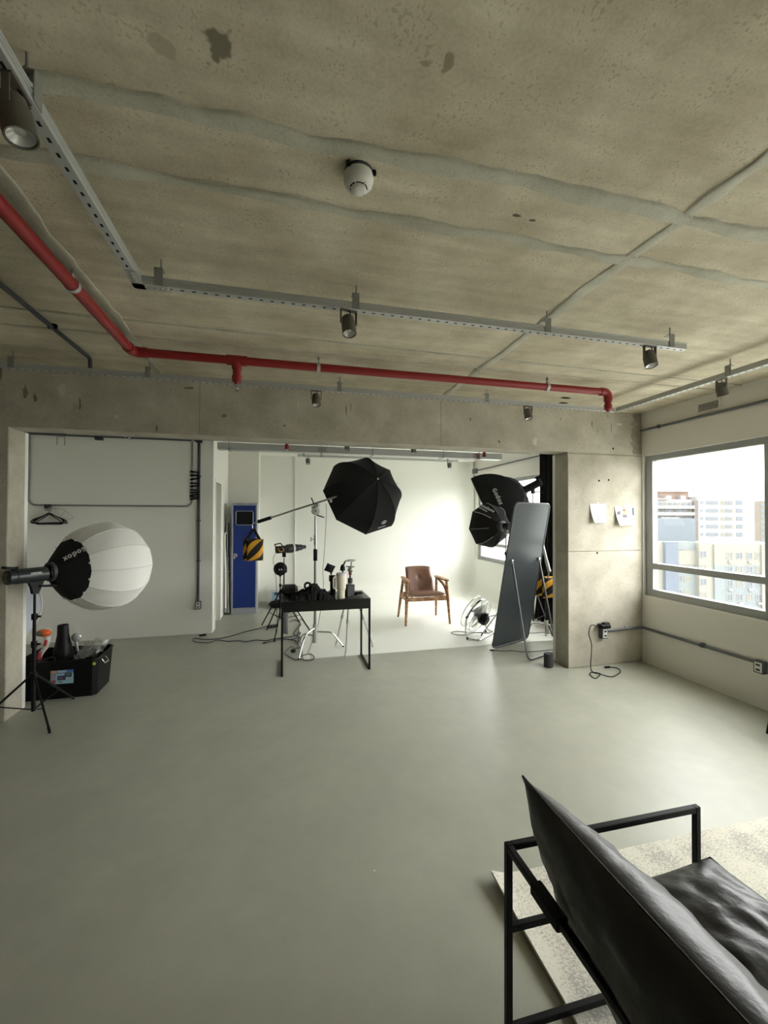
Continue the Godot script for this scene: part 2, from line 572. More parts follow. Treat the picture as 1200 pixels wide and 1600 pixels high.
# ---------------------------------------------------------------- windows
func windows() -> void:
	# window wall below, above and between the openings
	var wl := frame_node("wall_right")
	struct("apron", mb().span(Vector3(XW, 0, -8.5), Vector3(4.04, 0.741, 5.2)), M.plaster, wl)
	struct("lintel", mb().span(Vector3(XW, 2.287, -8.5), Vector3(4.04, YC, 5.2)), M.plaster, wl)
	struct("pier", mb().span(Vector3(XW, 0.741, -8.5), Vector3(4.04, 2.287, -7.98)), M.cyc, wl)
	struct("pier", mb().span(Vector3(XW, 0.741, -4.3), Vector3(4.04, 2.287, -3.885)), M.plaster, wl)
	struct("pier", mb().span(Vector3(XW, 0.741, 1.0), Vector3(4.04, 2.287, 5.2)), M.plaster, wl)
	window("window_1", -3.885, 1.0, 4)
	window("window_2", -7.98, -4.3, 3)

func window(called: String, z0: float, z1: float, bays: int) -> void:
	var w := frame_node(called)
	var x0 := XW + 0.035
	var x1 := XW + 0.105
	var y0 := 0.741
	var y1 := 2.287
	struct("sill_rail", mb().span(Vector3(x0, y0, z0), Vector3(x1, y0 + 0.075, z1), 0.003), M.alu, w)
	struct("head_rail", mb().span(Vector3(x0, y1 - 0.062, z0), Vector3(x1, y1, z1), 0.003), M.alu, w)
	struct("stile", mb().span(Vector3(x0, y0 + 0.075, z0), Vector3(x1, y1 - 0.062, z0 + 0.09), 0.003), M.alu, w)
	struct("stile", mb().span(Vector3(x0, y0 + 0.075, z1 - 0.09), Vector3(x1, y1 - 0.062, z1), 0.003), M.alu, w)
	var step := (z1 - z0 - 0.18 + 0.09) / bays
	for i in bays:
		var a := z0 + 0.09 + step * i
		var b := a + step - 0.09
		struct("transom", mb().span(Vector3(x0, 1.04, a), Vector3(x1, 1.103, b), 0.003), M.alu, w)
		if i < bays - 1: struct("mullion", mb().span(Vector3(x0 - 0.01, y0 + 0.075, b), Vector3(x1, y1 - 0.062, b + 0.09), 0.003), M.alu, w)
		struct("pane", mb().quad(Vector3(x1 - 0.01, y0 + 0.075, a), Vector3(x1 - 0.01, y0 + 0.075, b), Vector3(x1 - 0.01, 1.04, b), Vector3(x1 - 0.01, 1.04, a)), M.glass, w)
		struct("pane", mb().quad(Vector3(x1 - 0.01, 1.103, a), Vector3(x1 - 0.01, 1.103, b), Vector3(x1 - 0.01, y1 - 0.062, b), Vector3(x1 - 0.01, y1 - 0.062, a)), M.glass, w)

# ---------------------------------------------------------------- the view from the window
func outside() -> void:
	struct("ground", mb().span(Vector3(-150, -32, -320), Vector3(420, -31, 160)), mat(rgb(146, 147, 140), 0.95))
	var white := mat(rgb(97, 97, 96), 0.85)
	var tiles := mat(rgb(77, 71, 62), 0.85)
	var brick := mat(rgb(84, 68, 60), 0.9)
	var blue := mat(rgb(66, 73, 79), 0.85)
	var deep := mat(rgb(62, 69, 79), 0.85)
	var cream := mat(rgb(92, 91, 84), 0.85)
	var pale := mat(rgb(79, 85, 86), 0.85)
	var glass := mat(rgb(60, 65, 71), 0.4)
	var blind := mat(rgb(82, 80, 73), 0.8)
	var sash := mat(rgb(92, 92, 91), 0.7)
	var roofs := mat(rgb(64, 60, 58), 0.9)
	# far white block, 160 m off, long balconies on its left wing
	var D := 160.0
	var A := block("apartment_block", "distant white apartment block with long balcony bands and brick roof storey", D)
	var x := func(u): return (u - 600.0) / F * D
	var y := func(v): return 1.6 + (808.0 - v) / F * D
	slab_part("wing", white, A, x.call(985), x.call(1089), y.call(850) - 20, y.call(779), 1.2, 14.0)
	slab_part("wing", white, A, x.call(1089), x.call(1163), y.call(850) - 20, y.call(774), 0.0, 14.0)
	slab_part("wing", white, A, x.call(1163), x.call(1190), y.call(850) - 20, y.call(781), 3.0, 14.0)
	slab_part("recess", roofs, A, x.call(1084.5), x.call(1091), y.call(845), y.call(781), -0.05, 0.6)
	slab_part("roof_storey", brick, A, x.call(1023), x.call(1088), y.call(779), y.call(767), 4.0, 9.0)
	slab_part("roof_slab", brick, A, x.call(1022), x.call(1089), y.call(767), y.call(765.5), 3.6, 9.6)
	slab_part("parapet", white, A, x.call(985), x.call(1046), y.call(779), y.call(777.3), 0.2, 0.6)
	for u in [1051.0, 1074.0]: slab_part("tank", white, A, x.call(u - 4), x.call(u + 4), y.call(779), y.call(773), 2.0, 2.0)
	for i in 6:
		var v0 := 783.5 + i * 10.4
		slab_part("balcony", white, A, x.call(986), x.call(1084), y.call(v0 + 10.3), y.call(v0 + 5.4), -0.6, 1.7)
		var u := 992.0
		var k := 0
		while u < 1080:
			var wd := 4.0 + 3.0 * ((k * 7 + i * 3) % 3) / 2.0
			slab_part("window", glass if (k + i) % 3 != 1 else blind, A, x.call(u), x.call(u + wd), y.call(v0 + 6.0), y.call(v0 + 0.5), 1.12, 0.2)
			u += wd + 1.6
			k += 1
		var r0 := 781.5 + i * 12.4
		slab_part("window", glass, A, x.call(1094.5), x.call(1099), y.call(r0 + 4.5), y.call(r0 + 0.6), -0.08, 0.2)
		slab_part("window", glass, A, x.call(1103), x.call(1122), y.call(r0 + 5.6), y.call(r0), -0.08, 0.2)
		slab_part("window", blind, A, x.call(1126), x.call(1133), y.call(r0 + 5.6), y.call(r0), -0.08, 0.2)
		slab_part("window", glass, A, x.call(1134), x.call(1140), y.call(r0 + 5.6), y.call(r0), -0.08, 0.2)
		slab_part("window", blind, A, x.call(1141), x.call(1145), y.call(r0 + 5.6), y.call(r0), -0.08, 0.2)
		slab_part("window", glass, A, x.call(1150), x.call(1160), y.call(r0 + 5.8), y.call(r0 - 0.4), -0.08, 0.2)
	for u in [1109.0, 1114.5, 1126.0, 1132.0, 1038.5, 1070.0]:
		slab_part("antenna", roofs, A, x.call(u), x.call(u + 0.7), y.call(779 if u < 1080 else 774), y.call((763 if u < 1080 else 766)), 3.0, 0.2)
		slab_part("antenna_head", roofs, A, x.call(u - 1.2), x.call(u + 1.8), y.call(771 if u > 1080 else 765), y.call(769.8 if u > 1080 else 763.8), 3.0, 0.2)
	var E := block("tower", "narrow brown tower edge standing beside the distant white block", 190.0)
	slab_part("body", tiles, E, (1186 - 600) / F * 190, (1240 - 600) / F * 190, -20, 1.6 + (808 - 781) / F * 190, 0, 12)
	for i in 8: slab_part("window", glass, E, (1188 - 600) / F * 190, (1196 - 600) / F * 190, 1.6 + (808 - 790.0 - i * 9.0) / F * 190, 1.6 + (808 - 785.0 - i * 9.0) / F * 190, -0.1, 0.2)
	# nearer cream and blue block, 91 m off
	D = 91.0
	x = func(u): return (u - 600.0) / F * 91.0
	y = func(v): return 1.6 + (808.0 - v) / F * 91.0
	var B := block("apartment_block", "nearer cream and pale blue apartment block with small square windows", D)
	var bottom := -28.0
	slab_part("stair_tower", blue, B, x.call(1049.5), x.call(1113.5), y.call(850), y.call(809), 5.0, 9.0)
	slab_part("roof_box", white, B, x.call(1076), x.call(1091), y.call(809), y.call(807), 6.0, 3.0)
	slab_part("wing", cream, B, x.call(975), x.call(1044), bottom, y.call(846), 1.5, 12)
	slab_part("stair_face", deep, B, x.call(1043), x.call(1062.5), bottom, y.call(846), 0.6, 12)
	slab_part("wing", pale, B, x.call(1062.5), x.call(1094), bottom, y.call(846), 1.5, 12)
	slab_part("wing", cream, B, x.call(1094), x.call(1116), bottom, y.call(847), 0.4, 12)
	slab_part("wing", pale, B, x.call(1116), x.call(1192), bottom, y.call(882), 0.0, 12)
	slab_part("upper_wall", cream, B, x.call(1116), x.call(1192), y.call(882), y.call(849), 0.0, 12)
	slab_part("corner_wall", cream, B, x.call(1188), x.call(1260), bottom, y.call(849), -0.3, 12)
	slab_part("band", cream, B, x.call(1062.5), x.call(1094), y.call(882), y.call(860), 1.4, 0.3)
	for r in 7:
		var v := 862.0 + r * 21.6
		for u in [1012.0, 1022.0, 1031.0]: win(B, sash, glass if r % 2 else blind, x.call(u), y.call(v + 2), 0.5, 0.75, 1.5)
		win(B, sash, glass, x.call(1068), y.call(v - 1), 0.65, 0.6, 1.5)
		win(B, sash, blind, x.call(1081), y.call(v), 0.8, 0.6, 1.5)
		win(B, sash, glass if r % 2 == 0 else blind, x.call(1100), y.call(v + 3), 0.75, 0.75, 0.4)
		var k := 0
		for u in [1139.0, 1154.5, 1170.0, 1184.0]:
			win(B, sash, [blind, glass, glass, blind, glass][(k + r * 2) % 5], x.call(u), y.call(v + 5), 0.65, 0.72, 0.0)
			if (k + r) % 2 == 0: slab_part("air_conditioner", white, B, x.call(u) - 0.35, x.call(u) + 0.45, y.call(v + 16), y.call(v + 12.5), -0.4, 0.4)
			k += 1

func block(called: String, label: String, D: float) -> Node3D:
	var o := thing(called, label, "building")
	var f := look * Vector3(0, 0, -1)
	f.y = 0
	f = f.normalized()
	o.position = Vector3(f.x * D, 0, f.z * D)
	o.rotation.y = -deg_to_rad(13.66)
	return o
func slab_part(called: String, m: Material, o: Node3D, x0: float, x1: float, y0: float, y1: float, back: float, depth: float) -> void:
	var q := MeshInstance3D.new()
	q.name = called
	q.mesh = mb().span(Vector3(x0, y0, -back), Vector3(x1, y1, -back - depth)).mesh()
	q.material_override = m
	o.add_child(q, true)
func win(o: Node3D, sash: Material, glass: Material, x: float, y: float, w: float, h: float, back: float) -> void:
	var q := MeshInstance3D.new()
	q.name = "window"
	q.mesh = mb().span(Vector3(x - w, y - h, -back - 0.1), Vector3(x + w, y - h + 0.12, -back + 0.08)).span(Vector3(x - w, y + h - 0.12, -back - 0.1), Vector3(x + w, y + h, -back + 0.08)).span(Vector3(x - w, y - h, -back - 0.1), Vector3(x - w + 0.12, y + h, -back + 0.08)).span(Vector3(x + w - 0.12, y - h, -back - 0.1), Vector3(x + w, y + h, -back + 0.08)).span(Vector3(x - 0.06, y - h, -back - 0.1), Vector3(x + 0.06, y + h, -back + 0.06)).mesh()
	q.material_override = sash
	o.add_child(q, true)
	var p := MeshInstance3D.new()
	p.name = "pane"
	p.mesh = mb().span(Vector3(x - w + 0.1, y - h + 0.1, -back - 0.1), Vector3(x + w - 0.1, y + h - 0.1, -back + 0.02)).mesh()
	p.material_override = glass
	q.add_child(p, true)

# ---------------------------------------------------------------- ceiling: channels, spotlights, sprinkler pipe
func channel(a: Vector3, b: Vector3, label: String, rods: Array) -> Node3D:
	var o := thing("cable_channel", label, "cable channel", a, "perforated channels")
	var up := Vector3.UP
	obj("body", mb().bar(a + up * 0.004, b + up * 0.004, 0.038, 0.008, up, 0.001).bar(a + up * 0.02, b + up * 0.02, 0.032, 0.026).bar(a + up * 0.022, b + up * 0.022, 0.0365, 0.006).bar(a + up * 0.036, b + up * 0.036, 0.038, 0.007, up, 0.001), M.zinc, o)
	var L := a.distance_to(b)
	var d := (b - a) / L
	var s := mb()
	var q := 0.03
	while q < L - 0.02:
		s.bar(a + d * (q - 0.008) - up * 0.0003, a + d * (q + 0.008) - up * 0.0003, 0.008, 0.0012)
		q += 0.05
	var sl := obj("slots", s, M.hole, o)
	sl.set_meta("kind", "stuff")
	var side := d.cross(up).normalized()
	for r in rods:
		var p: Vector3 = a + d * float(r)
		var face := side if (p - EYE).dot(side) < 0 else -side
		obj("bracket", mb().bar(p + face * 0.021 + up * 0.002, p + face * 0.021 + up * 0.082, 0.003, 0.036, d).bar(p - face * 0.022 + up * 0.08, p + face * 0.022 + up * 0.08, 0.036, 0.003), M.zinc_dull, o)
		obj("rod", mb().cyl(p + d * 0.006 + up * 0.036, Vector3(p.x, YC, p.z) + d * 0.006, 0.004, -1, 6).cyl(p + d * 0.006 + up * 0.083, p + d * 0.006 + up * 0.09, 0.009, -1, 6), M.zinc_dull, o)
	return o

func spot_mesh() -> Node3D:
	var o := thing("spotlight", "", "spotlight")
	obj("yoke", mb().span(Vector3(-0.043, -0.004, -0.012), Vector3(0.043, 0, 0.012)).span(Vector3(-0.043, -0.07, -0.008), Vector3(-0.039, 0, 0.008)).span(Vector3(0.039, -0.07, -0.008), Vector3(0.043, 0, 0.008)), M.lamp_grey, o)
	var T := Transform3D(Basis(Vector3.RIGHT, deg_to_rad(-14)), Vector3(0, -0.075, 0))
	obj("body", mb().lathe([Vector2(0.0, 0.052), Vector2(0.022, 0.05), Vector2(0.03, 0.042), Vector2(0.032, 0.02), Vector2(0.034, 0.018), Vector2(0.034, 0.014), Vector2(0.036, 0.012), Vector2(0.036, -0.05), Vector2(0.032, -0.05), Vector2(0.03, -0.04)].map(func(q): return q) , T, 20), M.lamp_grey, o)
	obj("lens", mb().lathe([Vector2(0.0001, -0.036), Vector2(0.012, -0.034), Vector2(0.03, -0.046)], T, 20), M.lens, o)
	obj("lead", mb().tube(curve([Vector3(0, 0, 0.0), Vector3(0.006, -0.015, 0.01), Vector3(0, -0.03, 0.008)], 4), 0.003, 5), M.black, o)
	return o

func ceiling_services() -> void:
	var y := 2.64
	channel(Vector3(-0.63, y, -2.09), Vector3(2.425, y, -2.09), "long perforated steel channel hung under the ceiling in front of the red pipe", [0.085, 0.985, 2.08, 2.94])
	channel(Vector3(-0.63, y, -2.068), Vector3(-0.63, y, 0.6), "perforated steel channel running from the corner joint past the large round spotlight", [0.83, 2.16])
	channel(Vector3(-2.6, y, -3.49), Vector3(3.18, y, -3.49), "perforated steel channel hung along the top of the concrete beam", [0.75, 1.62, 3.06, 4.4])
	channel(Vector3(3.2, y, -3.465), Vector3(3.2, y, 1.5), "perforated steel channel hung beside the window wall", [1.065, 2.6, 4.0])
	var s := spot_mesh()
	s.position = Vector3(0.322, y, -2.09)
	s.rotation.y = 0.25
	s.set_meta("label", "grey spotlight on the long channel beside a rod, its lens showing")
	s.set_meta("group", "ceiling spotlights")
	dup(s, Vector3(2.165, y, -2.09), "grey spotlight near the open end of the long channel", "", 0.0)
	dup(s, Vector3(0.271, y, -3.49), "grey spotlight on the beam channel between two hangers", "", 0.1)
	dup(s, Vector3(2.229, y, -3.49), "grey spotlight on the beam channel nearer the window", "", 0.1)
	dup(s, Vector3(-1.96, y, -3.49), "grey spotlight on the beam channel near the left pillar", "", 0.1)
	dup(s, Vector3(3.2, y, -2.46), "grey spotlight above the wall vent on the window side channel", "", 1.4)
	dup(s, Vector3(-0.63, y, -1.19), "grey spotlight on the side channel beyond the bolted corner joint", "", PI / 2)
	# clips at the corner joint of the first channels
	var cl := thing("corner_joint", "bolted steel plate joining two perforated channels at the corner", "joint plate", Vector3(-0.63, y - 0.004, -2.09))
	obj("plate", mb().span(Vector3(-0.655, y - 0.0035, -2.115), Vector3(-0.5, y - 0.001, -2.065), 0.0005).span(Vector3(-0.655, y - 0.0035, -2.115), Vector3(-0.605, y - 0.001, -1.97), 0.0005), mat(rgb(176, 176, 170), 0.5, 0.2), cl)
	for p in [Vector3(-0.56, 0, -2.09), Vector3(-0.535, 0, -2.09), Vector3(-0.515, 0, -2.09), Vector3(-0.63, 0, -2.04), Vector3(-0.63, 0, -2.01), Vector3(-0.63, 0, -1.985)]:
		obj("bolt", mb().lathe([Vector2(0.0001, -0.004), Vector2(0.005, -0.003), Vector2(0.008, 0.0)], Transform3D(Basis.IDENTITY, p + Vector3(0, y - 0.0035, 0)), 10, true), M.chrome, cl)
	# red sprinkler pipe
	var py := 2.685
	var rp := thing("sprinkler_pipe", "red painted sprinkler pipe hung under the concrete ceiling", "pipe", Vector3(-0.96, py, -3.07))
	var r := 0.029
	obj("pipe", mb().cyl(Vector3(-0.96, py, 0.8), Vector3(-0.96, py, -3.03), r, -1, 16), M.red, rp)
	obj("pipe", mb().cyl(Vector3(-0.92, py, -3.07), Vector3(2.70, py, -3.07), r, -1, 16), M.red, rp)
	obj("elbow", mb().tube(fillet([Vector3(-0.96, py, -2.98), Vector3(-0.96, py, -3.07), Vector3(-0.87, py, -3.07)], 0.05), 0.034, 16), M.red, rp)
	obj("elbow", mb().tube(fillet([Vector3(2.66, py, -3.07), Vector3(2.738, py, -3.07), Vector3(2.738, py - 0.08, -3.07)], 0.05), 0.034, 16), M.red, rp)
	obj("tee", mb().cyl(Vector3(-0.375, py, -3.07), Vector3(-0.24, py, -3.07), 0.035, -1, 16).cyl(Vector3(-0.308, py, -3.07), Vector3(-0.308, py - 0.06, -3.07), 0.033, -1, 16), M.red, rp)
	for x in [-0.308, 2.738]:
		obj("drop", mb().cyl(Vector3(x, py - 0.05, -3.07), Vector3(x, 2.55, -3.07), 0.027, -1, 16).cyl(Vector3(x, 2.575, -3.07), Vector3(x, 2.535, -3.07), 0.033, 0.03, 16).cyl(Vector3(x, 2.54, -3.07), Vector3(x, 2.518, -3.07), 0.022, 0.014, 12), M.red, rp)
		obj("sprinkler_head", mb().cyl(Vector3(x, 2.52, -3.07), Vector3(x, 2.507, -3.07), 0.01, -1, 8).tube([Vector3(x - 0.008, 2.51, -3.07), Vector3(x - 0.012, 2.495, -3.07), Vector3(x, 2.478, -3.07)], 0.002, 5).tube([Vector3(x + 0.008, 2.51, -3.07), Vector3(x + 0.012, 2.495, -3.07), Vector3(x, 2.478, -3.07)], 0.002, 5).cyl(Vector3(x, 2.478, -3.07), Vector3(x, 2.475, -3.07), 0.013, -1, 10), M.chrome, rp)
	for p in [Vector3(0.254, py, -3.07), Vector3(2.14, py, -3.07), Vector3(-0.96, py, -2.253), Vector3(-0.96, py, -0.9)]:
		var ax := Vector3.RIGHT if p.z < -3 else Vector3.BACK
		var ring := []
		var sd := ax.cross(Vector3.UP)
		for i in 17: ring.append(p + sd * 0.032 * cos(TAU * i / 16.0) + Vector3.UP * 0.032 * sin(TAU * i / 16.0))
		var hb := mb()
		for i in 16: hb.bar(ring[i], ring[i + 1], 0.024, 0.003, (ring[i] + ring[i + 1]) / 2.0 - p)
		obj("clamp", hb.bar(p + Vector3.UP * 0.03, p + Vector3.UP * 0.05, 0.022, 0.01), M.zinc, rp)
		obj("rod", mb().cyl(p + Vector3.UP * 0.045, Vector3(p.x, YC - (0.009 if p.z > -3 else 0.0005), p.z), 0.004, -1, 6).cyl(Vector3(p.x, YC - 0.025, p.z), Vector3(p.x, YC - 0.016, p.z), 0.011, -1, 6), M.zinc_dull, rp)
	# grey conduit on the slab, dropping to the beam channel
	var gc := thing("ceiling_conduit", "thin grey conduit clipped to the ceiling and dropping to the beam channel", "conduit", Vector3(-1.36, 2.74, -3.42))
	obj("pipe", mb().tube(fillet([Vector3(-1.36, 2.748, 0.5), Vector3(-1.36, 2.748, -3.47), Vector3(-1.36, 2.68, -3.47)], 0.03), 0.013, 10), M.conduit_dark, gc)
	for z in [-2.95, -1.6]: obj("clip", mb().box(Vector3(-1.36, 2.755, z), Vector3(0.05, 0.03, 0.02), 0.004), M.black, gc)
	# smoke detector
	var sc := Vector3(0.247, YC, -1.392)
	var sm := thing("smoke_detector", "round white smoke detector fixed to the concrete ceiling", "smoke detector", sc)
	var T := Transform3D(Basis(Vector3.RIGHT, PI), sc)
	obj("base", mb().lathe([Vector2(0.047, 0.0), Vector2(0.047, 0.012), Vector2(0.04, 0.014)], T, 28), M.dark_grey, sm)
	for a in [0.3, 2.4, 4.5]: obj("lug", mb().box(sc + Vector3(cos(a) * 0.053, -0.008, sin(a) * 0.053), Vector3(0.014, 0.014, 0.014), 0.002, Basis(Vector3.UP, -a)), M.black, sm)
	obj("housing", mb().lathe([Vector2(0.048, 0.012), Vector2(0.05, 0.02), Vector2(0.05, 0.034), Vector2(0.046, 0.047), Vector2(0.037, 0.055), Vector2(0.03, 0.058)], T, 32, true), M.white_plastic, sm)
	obj("grille", mb().lathe([Vector2(0.031, 0.0575), Vector2(0.027, 0.0578), Vector2(0.0262, 0.061)], T, 28), M.hole, sm)
	obj("cap", mb().lathe([Vector2(0.0265, 0.058), Vector2(0.0268, 0.064), Vector2(0.022, 0.069), Vector2(0.0001, 0.071)], T, 28, true), M.white_plastic, sm)
	for i in 6:
		var a := TAU * i / 6.0
		obj("vane", mb().bar(sc + Vector3(cos(a) * 0.024, -0.06, sin(a) * 0.024), sc + Vector3(cos(a) * 0.036, -0.056, sin(a) * 0.036), 0.002, 0.006), M.white_plastic, sm)
	obj("led", mb().ball(sc + Vector3(0.022, -0.053, -0.026), Vector3.ONE * 0.002, 8), M.ink, sm)

# ---------------------------------------------------------------- services high in the studio behind the beam
func back_room() -> void:
	var o := thing("cable_tray", "galvanised steel cable tray hung under the studio ceiling", "cable tray", Vector3(1.2, 2.52, -6.1))
	obj("tray", mb().span(Vector3(-0.85, 2.52, -6.2), Vector3(3.4, 2.523, -6.05)).span(Vector3(-0.85, 2.52, -6.053), Vector3(3.4, 2.61, -6.05)).span(Vector3(-0.85, 2.52, -6.2), Vector3(3.4, 2.61, -6.197)), M.zinc, o)
	for x in [-0.7, 0.55, 1.3, 2.4, 3.0]: obj("hanger", mb().cyl(Vector3(x, 2.5, -6.04), Vector3(x, YC, -6.04), 0.004, -1, 6).bar(Vector3(x, 2.515, -6.03), Vector3(x, 2.515, -6.22), 0.03, 0.004), M.zinc_dull, o)
	for x in [0.5, 2.9]: obj("coupler", mb().span(Vector3(x, 2.53, -6.049), Vector3(x + 0.12, 2.6, -6.044), 0.001), M.steel, o)
	channel(Vector3(0.255, 2.625, -7.25), Vector3(3.17, 2.625, -7.25), "thin perforated channel close to the white studio back wall", [0.1, 0.4, 2.7])
	channel(Vector3(-0.4, 2.64, -5.75), Vector3(3.3, 2.64, -5.75), "perforated channel behind the beam carrying two small spotlights", [0.3, 1.8, 3.2])
	var s := spot_mesh()
	s.position = Vector3(0.43, 2.625, -7.25)
	s.set_meta("label", "small grey spotlight on the studio channel left of the octagonal softbox")
	s.set_meta("group", "ceiling spotlights")
	dup(s, Vector3(3.0, 2.625, -7.25), "small grey spotlight at the window end of the studio channel", "", 0.2)
	dup(s, Vector3(0.87, 2.64, -5.75), "grey spotlight in front of the cable tray left of the octagonal softbox", "", 0.0)
	dup(s, Vector3(1.83, 2.64, -5.75), "grey spotlight in front of the cable tray right of the octagonal softbox", "", 0.3)
	var rp := thing("sprinkler_pipe", "red sprinkler drops on a pipe behind the beam", "pipe", Vector3(1.5, 2.69, -5.95))
	obj("pipe", mb().cyl(Vector3(-0.5, 2.69, -5.93), Vector3(3.2, 2.69, -5.93), 0.028, -1, 12), M.red, rp)
	for x in [0.063, 3.03]:
		obj("drop", mb().cyl(Vector3(x, 2.69, -5.93), Vector3(x, 2.54, -5.93), 0.024, -1, 12).cyl(Vector3(x, 2.56, -5.93), Vector3(x, 2.53, -5.93), 0.03, 0.026, 12), M.red, rp)
		obj("sprinkler_head", mb().cyl(Vector3(x, 2.53, -5.93), Vector3(x, 2.50, -5.93), 0.01, 0.006, 8), M.chrome, rp)
	var c := thing("studio_conduit", "slim conduit run along the studio side of the beam", "conduit", Vector3(1, 2.36, -4.2))
	obj("pipe", mb().cyl(Vector3(-2.0, 2.395, -4.62), Vector3(3.0, 2.395, -4.62), 0.012, -1, 8), M.zinc_dull, c)
	for x in [-1.5, -0.6, 0.5, 1.6, 2.6]: obj("hanger", mb().cyl(Vector3(x, 2.395, -4.62), Vector3(x, YC, -4.62), 0.003, -1, 6).box(Vector3(x, 2.4, -4.62), Vector3(0.02, 0.035, 0.03), 0.002), M.zinc, c)
	# conduit and box on the window wall of the studio
	var k := thing("wall_conduit", "grey conduit with a small box above the studio window", "conduit", Vector3(3.89, 2.56, -6.5))
	obj("pipe", mb().cyl(Vector3(3.9, 2.565, -8.0), Vector3(3.9, 2.565, -4.2), 0.012, -1, 8), M.conduit, k)
	obj("box", mb().box(Vector3(3.885, 2.555, -8.02), Vector3(0.07, 0.1, 0.12), 0.004), M.conduit, k)

# ---------------------------------------------------------------- things fixed to the walls
func socket_box(o: Node3D, c: Vector3, nrm: Vector3, w := 0.065, h := 0.1) -> void:
	var side := Vector3.UP.cross(nrm).normalized()
	var B := Basis(side, Vector3.UP, nrm)
	obj("box", mb().box(c + nrm * 0.026, Vector3(w, h, 0.05), 0.004, B), M.socket_grey, o)
	obj("plate", mb().box(c + nrm * 0.052, Vector3(w * 0.72, h * 0.8, 0.006), 0.002, B), M.white_plastic, o)
	for k in [-0.2, 0.2]: obj("outlet", mb().box(c + nrm * 0.0555 + Vector3.UP * h * k, Vector3(w * 0.4, h * 0.16, 0.002), 0.0, B), M.dark_grey, o)

